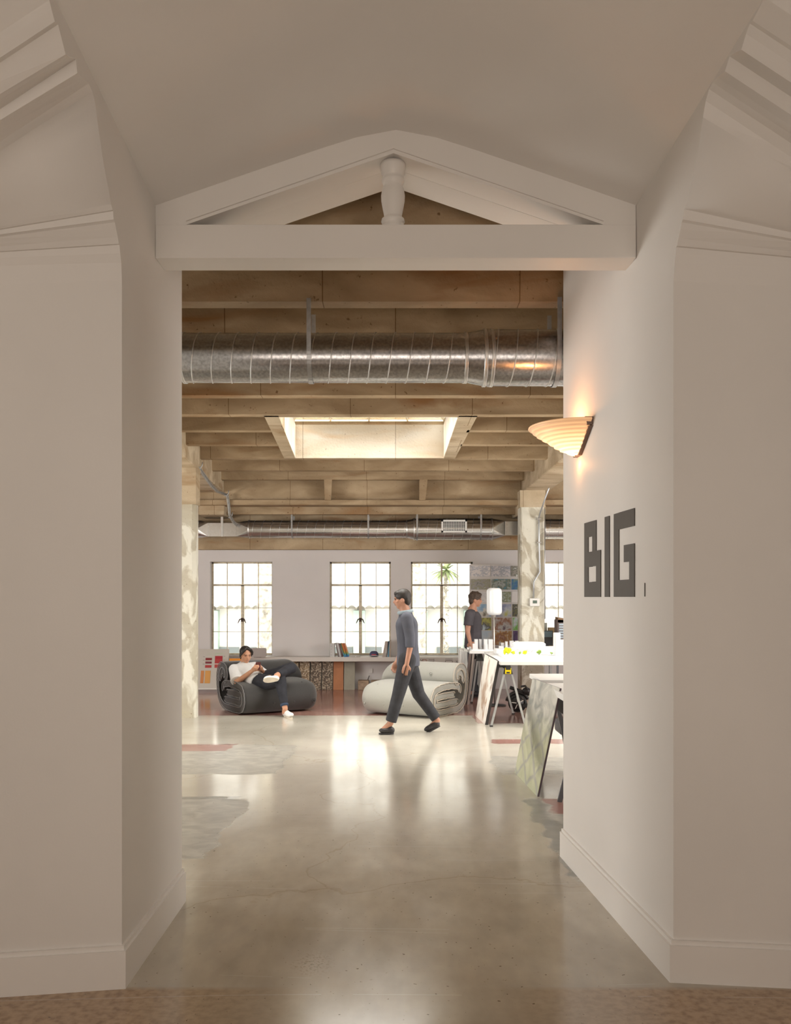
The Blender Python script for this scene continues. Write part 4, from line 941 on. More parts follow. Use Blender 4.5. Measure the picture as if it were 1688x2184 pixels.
# ================================================================ LOUNGE CHAIRS
def smooth_path(ctrl, n=10):
    """Catmull-Rom through 2D control points"""
    P = [Vector((*p, 0)) for p in ctrl]; P = [P[0] * 2 - P[1]] + P + [P[-1] * 2 - P[-2]]; out_ = []
    for i in range(1, len(P) - 2):
        for k in range(n):
            t = k / n
            out_.append(0.5 * ((2 * P[i]) + (-P[i - 1] + P[i + 1]) * t + (2 * P[i - 1] - 5 * P[i] + 4 * P[i + 1] - P[i + 2]) * t * t + (-P[i - 1] + 3 * P[i] - 3 * P[i + 1] + P[i + 2]) * t ** 3))
    out_.append(P[-2]); return out_
def felt(name, c1, c2):
    return M(name, c1, 0.92, var=0.0, col2=c2, scale=420, lo=0.3, hi=0.7, bump=0.2, bscale=500, sheen=0.3, detail=3)
def lounge(label, mat_, pipe_mat, cx0, cy0, rz, mirror, sink=None, Wd=1.22):
    """a pad folded three times for the seat, carried up behind and rolled over for the back.
    local x = across (0 = open folded end in view .. Wd), local y = front (0) to back, z up"""
    e = empty('lounge_chair', (cx0, cy0, 0), label, 'armchair', rz=rz)
    sgn = -1 if mirror else 1
    def T(x, y, z): return (sgn * x, y, z)
    # closed ring sections built from a thick path
    def section(ctrl, th, n=9):
        c = smooth_path(ctrl, n); L_, R_ = [], []
        for i, p in enumerate(c):
            d = (c[min(i + 1, len(c) - 1)] - c[max(i - 1, 0)]).normalized(); nn = Vector((-d.y, d.x, 0))
            tt = th[0] + (th[1] - th[0]) * i / (len(c) - 1) if isinstance(th, tuple) else th
            if i in (0, len(c) - 1): tt *= 0.55
            L_.append(p + nn * tt / 2); R_.append(p - nn * tt / 2)
        return c, L_, R_
    def sweep(name, ctrl, th, m_, rear_round=0.16, front_round=0.03, nx=30, centre=(0.5, 0.21), puff=0.0):
        c, _, _ = section(ctrl, th)
        mb = MB(); rings = []
        us = [0, 0.006, 0.02, 0.045, 0.09] + [0.09 + (Wd - 0.09 - rear_round) * k / nx for k in range(1, nx + 1)] + [Wd - rear_round * (1 - math.sin(math.pi / 2 * k / 8)) for k in range(1, 9)]
        for x in us:
            if x < 0.09: k = math.sqrt(max(0, 1 - ((0.09 - x) / 0.09) ** 2)); tk = 0.72 + 0.28 * k; s_ = 0.975 + 0.025 * k
            elif x > Wd - rear_round: k = math.sqrt(max(0, 1 - ((x - (Wd - rear_round)) / rear_round) ** 2)); tk = 0.75 + 0.25 * k; s_ = 0.70 + 0.30 * k
            else: tk = 1; s_ = 1
            cc, L_, R_ = section(ctrl, (th * tk) if not isinstance(th, tuple) else (th[0] * tk, th[1] * tk))
            ring = []
            for p in L_ + R_[::-1]:
                y = centre[0] + (p.x - centre[0]) * s_; z = max(0.0, (p.y - centre[1]) * s_ + centre[1]) if s_ > 0.97 else max(0.0, centre[1] + (p.y - centre[1]) * s_)
                if sink: y, z = sink(name, x, y, z)
                ring.append(T(x, y, max(0.0, z)))
            rings.append(ring)
        n = len(rings[0]); vs = [p for r in rings for p in r]
        fs = [(i * n + k, i * n + (k + 1) % n, (i + 1) * n + (k + 1) % n, (i + 1) * n + k) for i in range(len(rings) - 1) for k in range(n)]
        # end caps as strips between the two sides
        h = n // 2
        for base in (0, (len(rings) - 1) * n):
            for k in range(h - 1): fs.append((base + k, base + k + 1, base + n - 2 - k, base + n - 1 - k))
        mb.add(vs, fs, smooth=True)
        o = mb.build(name, m_, e); o.location = (0, 0, 0)
        md = o.modifiers.new('sub', 'SUBSURF'); md.levels = 1; md.render_levels = 1
        # piping along both edges of the open end
        cc, L_, R_ = section(ctrl, th * 0.86 if not isinstance(th, tuple) else (th[0] * 0.86, th[1] * 0.86)); rn = random.Random(len(name))
        for side in (L_, R_):
            pts = []
            for i, p in enumerate(side):
                j = rn.uniform(-0.004, 0.004); y, z = centre[0] + (p.x - centre[0]) * 0.985, max(0.006, p.y + j)
                if sink: y, z = sink(name, 0, y, z)
                pts.append(T(-0.004 + j * 0.6, y, max(0.006, z)))
            po = MB().tube(pts, 0.0075, seg=6).build('piping', pipe_mat, o); po.location = (0, 0, 0)
        return o
    # seat: bottom layer (continuing into the back strap) and folded inner layers, wrapped by the nose
    outer = [(0.70, 0.262), (0.60, 0.268), (0.20, 0.262), (0.155, 0.215), (0.20, 0.165), (0.55, 0.160), (0.80, 0.160)]
    wrap = [(0.84, 0.285), (0.86, 0.335), (0.78, 0.372), (0.55, 0.392), (0.28, 0.380), (0.12, 0.335), (0.055, 0.215), (0.11, 0.095), (0.25, 0.055), (0.55, 0.052), (0.80, 0.060), (0.97, 0.13), (1.055, 0.27), (1.075, 0.43), (1.045, 0.555), (0.96, 0.625), (0.83, 0.625), (0.74, 0.57), (0.715, 0.49), (0.75, 0.435), (0.82, 0.425)]
    so = sweep('folded_pad', wrap, 0.098, mat_)
    sweep('inner_fold', outer, 0.090, mat_)
    sweep('back_roll', [(0.80, 0.455), (0.80, 0.53), (0.86, 0.56), (0.93, 0.53), (0.96, 0.46), (0.93, 0.43)], 0.10, mat_, centre=(0.85, 0.5))
    # seat filling, so the pad reads as one plump cushion behind its open end
    BT = mat_
    def button(x, y, z, n_):
        b = MB(); b.ball(T(x, y, z), 0.018, seg=10, ring=6, sc=(1, 1, 1)); o = b.build('button', BT, e); o.location = (0, 0, 0)
        q = MB(); a0 = Vector(T(x, y, z)); nn = Vector(n_).normalized(); u = nn.orthogonal().normalized(); v = nn.cross(u)
        q.tube([a0 + (u * math.cos(t) + v * math.sin(t)) * 0.026 + nn * 0.002 for t in [2 * math.pi * k / 12 for k in range(12)]], 0.006, seg=5, closed=True)
        oo = q.build('button_ring', mat_, o); oo.location = (0, 0, 0)
    for x in (0.42, 0.72, 1.02): button(x, 0.024, 0.155, (0, -1, -0.3))
    for x in (0.30, 0.60, 0.90): button(x, 0.16, 0.395, (0, -0.4, 1))
    for x in (0.35, 0.65, 0.95): button(x, 0.672, 0.53, (0, -1, 0.2))
    return e
DKF = felt('charcoal_felt', (0.026, 0.025, 0.025), (0.064, 0.062, 0.061)); DKP = M('charcoal_piping', (0.17, 0.165, 0.165), 0.8)
LTF = felt('pale_grey_felt', (0.29, 0.29, 0.26), (0.44, 0.44, 0.405)); LTP = M('pale_piping', (0.50, 0.45, 0.38), 0.8)
# pale chair: open end to the right, its near corner at (925, 1536)
pc = FP(917, 1535)
lounge('pale grey felt lounge chair made of a folded mattress, its open end to the right', LTF, LTP, pc.x, pc.y, math.radians(-31), True, Wd=1.13)
dc = FP(524, 1528)
lounge('charcoal felt lounge chair made of a folded mattress, with the person sitting on it', DKF, DKP, dc.x, dc.y, math.radians(31), False, Wd=1.12)

# ================================================================ TABLES, TRESTLES AND LEANING BOARDS
TW = M('table_white_laminate', (0.83, 0.83, 0.82), 0.35, var=0.02); TE = M('table_edge', (0.62, 0.62, 0.58), 0.5)
def table(x0, x1, y0, y1, z, th, label):
    e = empty('work_table', ((x0 + x1) / 2, (y0 + y1) / 2, z - th), label, 'table')
    MB().box(x0, x1, y0, y1, z - th, z).build('table_top', TW, e, bevel=0.003)
    return e
AL = M('aluminium_leg', (0.48, 0.50, 0.50), 0.42, 0.7, var=0.08, scale=20); DG = M('dark_steel_leg', (0.17, 0.18, 0.20), 0.45, 0.5, var=0.08)
BLK = M('black_plastic', (0.03, 0.03, 0.03), 0.45); YEL = M('yellow_plastic', (0.85, 0.68, 0.0), 0.4)
def trestle(x, y0, y1, ztop, half, leg_m, head_m, label, grp, yellow=False, w_=0.026):
    e = empty('sawhorse', (x, (y0 + y1) / 2, 0), label, 'sawhorse', grp)
    MB().box(x - 0.03, x + 0.03, y0, y1, ztop - 0.06, ztop).build('crossbar', BLK, e, bevel=0.004)
    for y in (y0 + 0.03, y1 - 0.03):
        s_ = -1 if y < (y0 + y1) / 2 else 1
        for sx in (-1, 1):
            l = MB().bar((x + sx * 0.03, y, ztop - 0.05), (x + sx * half, y + s_ * 0.04, 0.012), w_, 0.02, up=(0, 1, 0)).build('leg', leg_m, e)
            MB().box(x + sx * half - 0.02, x + sx * half + 0.02, y + s_ * 0.04 - 0.016, y + s_ * 0.04 + 0.016, 0, 0.02).build('foot', BLK, l)
        mb = MB().hexa([(x - 0.06, y - 0.02, ztop - 0.115), (x + 0.06, y - 0.02, ztop - 0.115), (x + 0.06, y + 0.02, ztop - 0.115), (x - 0.06, y + 0.02, ztop - 0.115)],
                       [(x - 0.036, y - 0.02, ztop - 0.02), (x + 0.036, y - 0.02, ztop - 0.02), (x + 0.036, y + 0.02, ztop - 0.02), (x - 0.036, y + 0.02, ztop - 0.02)])
        b = mb.build('bracket', head_m, e, bevel=0.004)
        if yellow and y < (y0 + y1) / 2:
            MB().box(x - 0.038, x + 0.038, y - 0.026, y - 0.02, ztop - 0.11, ztop - 0.035).build('yellow_clip', YEL, b, bevel=0.004)
            MB().box(x - 0.02, x + 0.02, y - 0.029, y - 0.026, ztop - 0.105, ztop - 0.085).build('clip_slot', BLK, b)
    return e
# long white table with the big model
table(1.29, 3.6, 10.95, 12.95, 0.805, 0.045, 'bright white work table carrying the white building model and its yellow trees')
trestle(1.39, 10.98, 12.1, 0.76, 0.21, AL, BLK, 'aluminium sawhorse with a yellow clip under the front corner of the white table', 'sawhorses under the white tables', True)
trestle(3.2, 11.1, 12.6, 0.76, 0.21, AL, BLK, 'aluminium sawhorse under the far end of the white table behind the passage wall', 'sawhorses under the white tables')
# farther table
table(X_(1002, 13.4), 3.3, 13.4, 13.98, 0.785, 0.04, 'farther white work table carrying the white tower models in front of the poster board')
trestle(X_(1024, 13.5), 13.45, 13.9, 0.745, 0.13, M('pale_trestle_leg', (0.36, 0.35, 0.34), 0.5, 0.3), BLK, 'pale sawhorse with a black bracket under the farther table, beside the pale chair', 'sawhorses under the white tables')
trestle(2.9, 13.45, 13.9, 0.745, 0.2, AL, BLK, 'sawhorse under the farther table behind the right column', 'sawhorses under the white tables')
# near tables at the right edge
table(1.29, 3.4, 7.92, 8.58, 0.86, 0.04, 'grey-edged white table behind the leaning gridded panel')
table(1.30, 3.4, 6.75, 7.84, 0.842, 0.05, 'second white table, closest to the passage wall, in front of the grey-edged one')
def legpair(name, label, p, q, p2, q2):
    e = empty(name, (q[0], q[1], 0), label, 'sawhorse', 'dark steel sawhorses')
    for a, b in ((p, q), (p2, q2)):
        MB().bar(a, b, 0.035, 0.025, up=(0, 1, 0)).build('leg', DG, e)
    x = (p[0] + p2[0]) / 2; MB().box(p[0] - 0.03, p2[0] + 0.03, p[1] - 0.02, p[1] + 0.9, p[2] - 0.03, p[2] + 0.015).build('crossbar', DG, e)
legpair('sawhorse', 'dark steel sawhorse under the grey-edged table', (1.40, 7.98, 0.80), (1.30 + 0.0, 8.05, 0.0), (1.42, 7.98, 0.80), (1.60, 8.1, 0.0))
e = legpair('sawhorse', 'dark steel sawhorse standing right beside the passage wall', (1.47, 6.93, 0.775), (X_(1194, 6.95), 6.95, 0.0), (1.50, 6.93, 0.775), (1.72, 6.95, 0.0))

def picture_material(name, cols, scale, dist, lines=None, wave=None, stretch=(1, 1, 1)):
    m = bpy.data.materials.new(name); m.use_nodes = True; t = m.node_tree; b = t.nodes['Principled BSDF']; L = t.links.new; b.inputs['Roughness'].default_value = 0.4
    tc = _n(t, 'ShaderNodeTexCoord'); mp = _n(t, 'ShaderNodeMapping'); mp.inputs['Scale'].default_value = stretch; L(tc.outputs['Generated'], mp.inputs[0])
    nz = _n(t, 'ShaderNodeTexNoise'); nz.inputs['Scale'].default_value = scale; nz.inputs['Detail'].default_value = 4; nz.inputs['Distortion'].default_value = dist; L(mp.outputs[0], nz.inputs['Vector'])
    r = _n(t, 'ShaderNodeValToRGB'); e = r.color_ramp.elements; n = len(cols)
    for i, c in enumerate(cols):
        p = 0.28 + 0.44 * i / max(1, n - 1)
        x = e[i] if i < 2 else e.new(p)
        x.position = p; x.color = (*c, 1)
    L(nz.outputs['Fac'], r.inputs[0]); last = r.outputs[0]
    if wave:
        wv = _n(t, 'ShaderNodeTexWave'); wv.inputs['Scale'].default_value = wave[0]; wv.inputs['Distortion'].default_value = wave[1]; wv.inputs['Detail'].default_value = 1; L(mp.outputs[0], wv.inputs['Vector'])
        r2 = _n(t, 'ShaderNodeValToRGB'); r2.color_ramp.elements[0].position = wave[2]; r2.color_ramp.elements[0].color = (1, 1, 1, 1); r2.color_ramp.elements[1].position = wave[2] + 0.08; r2.color_ramp.elements[1].color = (*wave[3], 1)
        L(wv.outputs['Fac'], r2.inputs[0]); x = _n(t, 'ShaderNodeMix', data_type='RGBA', blend_type='MULTIPLY'); x.inputs[0].default_value = 1; L(last, x.inputs[6]); L(r2.outputs[0], x.inputs[7]); last = x.outputs[2]
    L(last, b.inputs['Base Color']); return m
def leaning(name, label, bl, br, tl, tr, face_m, edge_m, th=0.03):
    """a rigid panel leaning on a table; corners given on the printed face"""
    e = empty(name, (bl.x, bl.y, 0), label, 'board')
    n = (br - bl).cross(tl - bl).normalized()
    if n.x > 0: n = -n
    MB().hexa([bl - n * th, br - n * th, br, bl], [tl - n * th, tr - n * th, tr, tl]).build('backing', edge_m, e)
    mb = MB(); q = n * 0.003
    a, b, c, d = [p + n * 0.0005 for p in (bl, br, tr, tl)]
    mb.hexa([a, b, b + q, a + q], [d, c, c + q, d + q]); mb.build('printed_face', face_m, e)
    return e
EDG = M('panel_edge_dark', (0.035, 0.03, 0.03), 0.5)
P1 = picture_material('brown_white_collage', [(0.20, 0.12, 0.08), (0.82, 0.80, 0.76), (0.80, 0.76, 0.70), (0.42, 0.28, 0.19), (0.78, 0.74, 0.70)], 2.0, 0.6, stretch=(1, 1.4, 1.0))
leaning('display_board', 'brown and white printed board, black edged, leaning on the end of the white table',
        FP(1015, 1527), FP(1035, 1546), Vector((X_(1035, 11.9), 11.9, 0.835)), Vector((X_(1062, 11.10), 11.10, 0.80)), P1, EDG, 0.035)
# the nearer panel: pale with a diagonal grid of yellow-green panes
def grid_panel():
    m = bpy.data.materials.new('gridded_facade_print'); m.use_nodes = True; t = m.node_tree; b = t.nodes['Principled BSDF']; L = t.links.new; b.inputs['Roughness'].default_value = 0.3
    tc = _n(t, 'ShaderNodeTexCoord'); sp = _n(t, 'ShaderNodeSeparateXYZ'); L(tc.outputs['Generated'], sp.inputs[0])
    def mt(op, a, b_=None):
        n = _n(t, 'ShaderNodeMath', operation=op)
        for i, v in enumerate((a, b_)):
            if v is None: continue
            if isinstance(v, (int, float)): n.inputs[i].default_value = v
            else: L(v, n.inputs[i])
        return n.outputs[0]
    U, V = sp.outputs['Y'], sp.outputs['Z']      # generated: y along the panel (0 = near edge), z up
    nz = _n(t, 'ShaderNodeTexNoise'); nz.inputs['Scale'].default_value = 3.5; nz.inputs['Detail'].default_value = 7; nz.inputs['Distortion'].default_value = 1.2; L(tc.outputs['Generated'], nz.inputs['Vector'])
    wob = mt('MULTIPLY', mt('SUBTRACT', nz.outputs['Fac'], 0.5), 0.14)
    a = mt('FRACT', mt('ADD', mt('MULTIPLY', mt('ADD', V, wob), 3.2), mt('MULTIPLY', U, 2.2)))
    c = mt('FRACT', mt('SUBTRACT', mt('MULTIPLY', mt('ADD', V, wob), 3.2), mt('MULTIPLY', U, 2.2)))
    d1 = mt('MINIMUM', mt('MINIMUM', a, mt('SUBTRACT', 1.0, a)), mt('MINIMUM', c, mt('SUBTRACT', 1.0, c)))
    r = _n(t, 'ShaderNodeValToRGB'); e = r.color_ramp.elements; e[0].position = 0.03; e[0].color = (0.30, 0.31, 0.27, 1); e[1].position = 0.12; e[1].color = (0.50, 0.53, 0.29, 1); L(d1, r.inputs[0])
    r2 = _n(t, 'ShaderNodeValToRGB'); e = r2.color_ramp.elements; e[0].position = 0.36; e[0].color = (0.26, 0.27, 0.25, 1); e[1].position = 0.60; e[1].color = (0.62, 0.61, 0.55, 1); L(nz.outputs['Fac'], r2.inputs[0])
    # faded sky towards the top, grid in the lower two thirds, dark sweep through the middle
    mk = _n(t, 'ShaderNodeMapRange'); mk.inputs[1].default_value = 0.80; mk.inputs[2].default_value = 0.42; L(mt('ADD', V, mt('MULTIPLY', U, 0.12)), mk.inputs[0])
    f = mt('MULTIPLY', mk.outputs[0], 0.65)
    x = _n(t, 'ShaderNodeMix', data_type='RGBA'); L(f, x.inputs[0]); L(r2.outputs[0], x.inputs[6]); L(r.outputs[0], x.inputs[7])
    sw = mt('ABSOLUTE', mt('SUBTRACT', mt('ADD', V, mt('MULTIPLY', U, -0.45)), mt('ADD', 0.27, mt('MULTIPLY', wob, 2.0))))
    r3 = _n(t, 'ShaderNodeValToRGB'); e = r3.color_ramp.elements; e[0].position = 0.02; e[0].color = (0.55, 0.55, 0.53, 1); e[1].position = 0.14; e[1].color = (1, 1, 1, 1); L(sw, r3.inputs[0])
    y = _n(t, 'ShaderNodeMix', data_type='RGBA', blend_type='MULTIPLY'); y.inputs[0].default_value = 1; L(x.outputs[2], y.inputs[6]); L(r3.outputs[0], y.inputs[7])
    L(y.outputs[2], b.inputs['Base Color']); return m
leaning('display_board', 'large pale panel printed with a yellow-green diagonal grid, leaning on the grey-edged table',
        FP(1099, 1648), FP(1147, 1699), Vector((X_(1137, 8.12), 8.12, Z_(1447, 8.12))), Vector((X_(1195, 7.15), 7.15, Z_(1468, 7.15))), grid_panel(), M('panel_edge_plum', (0.10, 0.07, 0.09), 0.5), 0.014)
# dark boards and white boards standing at the end of the farther table
for k, (px, m_, lab) in enumerate(((1004, M('board_dark_brown', (0.12, 0.09, 0.08), 0.6), 'dark brown board leaning on the end of the farther table'), (1010, M('board_taupe', (0.30, 0.25, 0.22), 0.6), 'taupe board leaning just right of the dark brown one'))):
    x = X_(px, 13.3); mb = MB().hexa([(x - 0.10, 13.22, 0), (x - 0.07, 13.22, 0), (x - 0.07, 13.38, 0), (x - 0.10, 13.38, 0)], [(x - 0.02, 13.22, 0.75), (x + 0.01, 13.22, 0.75), (x + 0.01, 13.38, 0.75), (x - 0.02, 13.38, 0.75)])
    tag(mb.build('leaning_board', m_), lab, 'board', 'boards leaning by the farther table')
wbx = empty('foam_board_stack', (X_(991, 13.6), 13.6, 0), 'upright stack of white foam boards between the pale chair and the farther table', 'boards')
FB = M('foam_board_white', (0.80, 0.80, 0.77), 0.6, var=0.02)
for k in range(6):
    x = X_(981, 13.6) + k * 0.019; MB().hexa([(x, 13.45 + 0.01 * k, 0), (x + 0.014, 13.45 + 0.01 * k, 0), (x + 0.014, 13.9, 0), (x, 13.9, 0)], [(x, 13.45 + 0.01 * k, 0.80 - 0.006 * (k % 3)), (x + 0.014, 13.45 + 0.01 * k, 0.80 - 0.006 * (k % 3)), (x + 0.014, 13.9, 0.80), (x, 13.9, 0.80)]).build('foam_board', FB, wbx)

# ================================================================ MODELS ON THE TABLES
MW = M('model_white', (0.80, 0.81, 0.82), 0.6, var=0.01)
def towers(name, label, Y, ztab, items, plate):
    e = empty(name, (X_(plate[0], Y), Y, ztab), label, 'model', 'white tower models on the farther table')
    MB().box(X_(plate[0], Y), X_(plate[1], Y), Y, Y + plate[2], ztab, ztab + 0.02).build('base_plate', MW, e)
    for x0, x1, yt, dy, dd in items:
        MB().box(X_(x0, Y + dy), X_(x1, Y + dy), Y + dy, Y + dy + dd, ztab + 0.02, Z_(yt, Y + dy)).build('tower', MW, e)
    return e
tz = 0.785
towers('tower_model', 'group of four white model towers in front of the lamp pole', 13.46, tz, [(1013, 1020, 1363.5, 0.02, 0.08), (1023, 1028, 1363.5, 0.12, 0.08), (1033, 1040.5, 1363.5, 0.03, 0.08), (1042.5, 1052, 1363.5, 0.08, 0.1), (1009, 1015, 1373, 0.0, 0.05), (1035.5, 1041.5, 1374, 0.0, 0.02)], (1007, 1054, 0.3))
towers('tower_model', 'smaller group of white model towers right of the lamp pole', 13.46, tz, [(1079, 1083.5, 1368.5, 0.03, 0.08), (1088.5, 1097, 1367, 0.08, 0.1), (1100, 1107, 1367, 0.05, 0.08), (1070, 1076, 1371, 0.1, 0.05), (1065, 1075, 1378, 0.02, 0.06)], (1062, 1110, 0.3))
towers('tower_model', 'low white terraced model at the left end of the farther table', 13.5, tz, [(997, 1001, 1381, 0, 0.06), (1002, 1006, 1379.5, 0.02, 0.08)], (X_(1003, 13.4) and 1003.5, 1007.5, 0.15))
zt1 = 0.805
bmn = empty('building_model', (X_(1130, 12.2), 12.2, zt1), 'large white ring-shaped building model on the white work table', 'model')
PF = M('model_perforated', (0.66, 0.67, 0.66), 0.6, var=0.5, scale=160, lo=0.4, hi=0.5)
MB().box(1.40, 3.0, 11.15, 12.7, zt1, zt1 + 0.03).build('base_plate', MW, bmn)
mb = MB(); cxm, cym = X_(1128, 12.2), 12.2
mb.lathe([(0.0, zt1 + 0.03), (0.30, zt1 + 0.03), (0.30, zt1 + 0.10), (0.23, zt1 + 0.10), (0.23, zt1 + 0.155), (0.20, zt1 + 0.175), (0.0, zt1 + 0.18)], (cxm, cym, 0), seg=36, smooth=False); mb.build('rotunda', MW, bmn)
MB().lathe([(0.302, zt1 + 0.035), (0.302, zt1 + 0.09)], (cxm, cym, 0), seg=36).build('perforated_band', PF, bmn)
MB().box(cxm + 0.18, cxm + 0.5, 12.0, 12.3, zt1 + 0.03, zt1 + 0.115).build('wing', PF, bmn); MB().box(cxm - 0.45, cxm - 0.15, 12.1, 12.4, zt1 + 0.03, zt1 + 0.08).build('wing', MW, bmn)
tag(MB().box(X_(1184, 11.6), X_(1196, 11.6), 11.6, 11.72, zt1 + 0.03, Z_(1350, 11.6)).box(X_(1186, 11.6), X_(1194, 11.6), 11.59, 11.6, zt1 + 0.04, Z_(1353, 11.6)).build('tower_model', MW, bevel=0.004), 'tall single white model tower near the passage wall', 'model')
YG = M('model_tree_yellow', (0.66, 0.72, 0.02), 0.8, var=0.25, scale=40); GT = M('model_tree_green', (0.28, 0.42, 0.08), 0.8, var=0.3, scale=40)
rn = random.Random(3)
def mtree(px, py, Y, r, m_, lab, n=7):
    e = empty('model_tree', (X_(px, Y), Y, zt1 + 0.03), lab, 'model tree', 'tiny trees on the white model')
    mb = MB(); c = Vector((X_(px, Y), Y, zt1 + 0.032 + r))
    for i in range(n): mb.ball(c + Vector((rn.uniform(-1, 1), rn.uniform(-1, 1), rn.uniform(-0.5, 0.7))) * r * 0.6, r * 0.55, seg=8, ring=6)
    mb.build('crown', m_, e); MB().tube([(c.x, c.y, zt1 + 0.03), (c.x, c.y, c.z)], 0.004, seg=5).build('stem', GT, e)
for px, py, r, m_, lab in ((1084, 1386, 0.045, YG, 'largest bright yellow-green cluster of model trees, at the left of the model'), (1095, 1388, 0.022, YG, 'small yellow model tree just right of the largest cluster'), (1109, 1387, 0.018, GT, 'small green model tree left of the rotunda'),
                           (1120, 1387, 0.024, YG, 'yellow model tree in front of the rotunda'), (1150, 1386, 0.028, GT, 'dark green model tree beside the perforated wing'), (1077, 1390, 0.02, YG, 'low yellow model bush at the left edge of the model'), (1177, 1381, 0.016, GT, 'green model tree close to the tall white tower')):
    mtree(px, py, 11.78, r * 1.15, m_, lab)

# ================================================================ FLOOR LAMP
ly = 13.12; lx = X_(1054, ly)
fl_ = empty('floor_lamp', (lx, ly, 0), 'floor lamp with a tall rounded white ribbed shade in front of the poster board', 'floor lamp')
CH = M('lamp_pole_metal', (0.60, 0.58, 0.54), 0.3, 0.7)
MB().lathe([(0, 0), (0.15, 0), (0.15, 0.012), (0.02, 0.02), (0, 0.02)], (lx + 0.03, ly, 0), seg=28).build('base', BLK, fl_)
MB().tube([(lx + 0.015, ly, 0.015), (lx, ly, Z_(1311, ly))], 0.011, seg=10).build('pole', CH, fl_)
zb3, zt3 = Z_(1312, ly), Z_(1254, ly); R3 = 16 * ly / F; hh3 = zt3 - zb3
pr = [(0.02, zb3)] + [(R3 - 0.05 * (1 - math.sin(t)), zb3 + 0.06 * (1 - math.cos(t))) for t in [math.pi / 2 * k / 6 for k in range(1, 7)]] + [(R3 - 0.05 * (1 - math.cos(t)), zt3 - 0.06 + 0.06 * math.sin(t)) for t in [math.pi / 2 * k / 6 for k in range(0, 7)]] + [(0.0, zt3 + 0.001)]
RIB = M('ribbed_lamp_glass', (0.74, 0.76, 0.78), 0.25, coat=0.5, emit=(1, 1, 1), estr=0.06)
mb = MB(); seg = 48; vs = []
for r_, z in pr:
    for k in range(seg):
        t = 2 * math.pi * k / seg; rr = r_ * (1 + (0.02 if k % 2 else 0)); vs.append((lx + 0.006 + rr * math.cos(t), ly + rr * math.sin(t), z))
mb.add(vs, [(i * seg + k, i * seg + (k + 1) % seg, (i + 1) * seg + (k + 1) % seg, (i + 1) * seg + k) for i in range(len(pr) - 1) for k in range(seg)], smooth=True)
mb.build('lamp_shade', RIB, fl_)
MB().lathe([(0.02, zb3 - 0.03), (0.03, zb3 - 0.005), (0.035, zb3 + 0.004)], (lx, ly, 0), seg=16).build('shade_holder', CH, fl_)

# ================================================================ POSTER BOARD WITH PRINTS
by = 14.95
pbd = empty('poster_board', (X_(1060, by), by, 0), 'tall pale freestanding board covered with rows of printed images behind the floor lamp', 'board')
pm = MB(); bx0, bx1 = X_(1002, by), 2.42
pm.box(bx0, bx1, by, by + 0.04, Z_(1379, by), Z_(1203.5, by)); pm.build('panel', M('poster_board_face', (0.60, 0.575, 0.57), 0.6, var=0.02), pbd, bevel=0.003)
for x in (bx0 + 0.15, bx1 - 0.15):
    MB().box(x - 0.02, x + 0.02, by + 0.02, by + 0.06, 0, Z_(1379, by)).build('leg', AL, pbd); MB().box(x - 0.03, x + 0.03, by - 0.08, by + 0.3, 0, 0.03).build('foot', AL, pbd)
ROWS = [(1207, 1229.5), (1235, 1257.5), (1262, 1284.5), (1288.5, 1315), (1317.5, 1344), (1345.5, 1375.5)]
COLS = [(1003.3, 1046), (1047.5, 1089), (1090.5, 1114)]
G = lambda *c: c
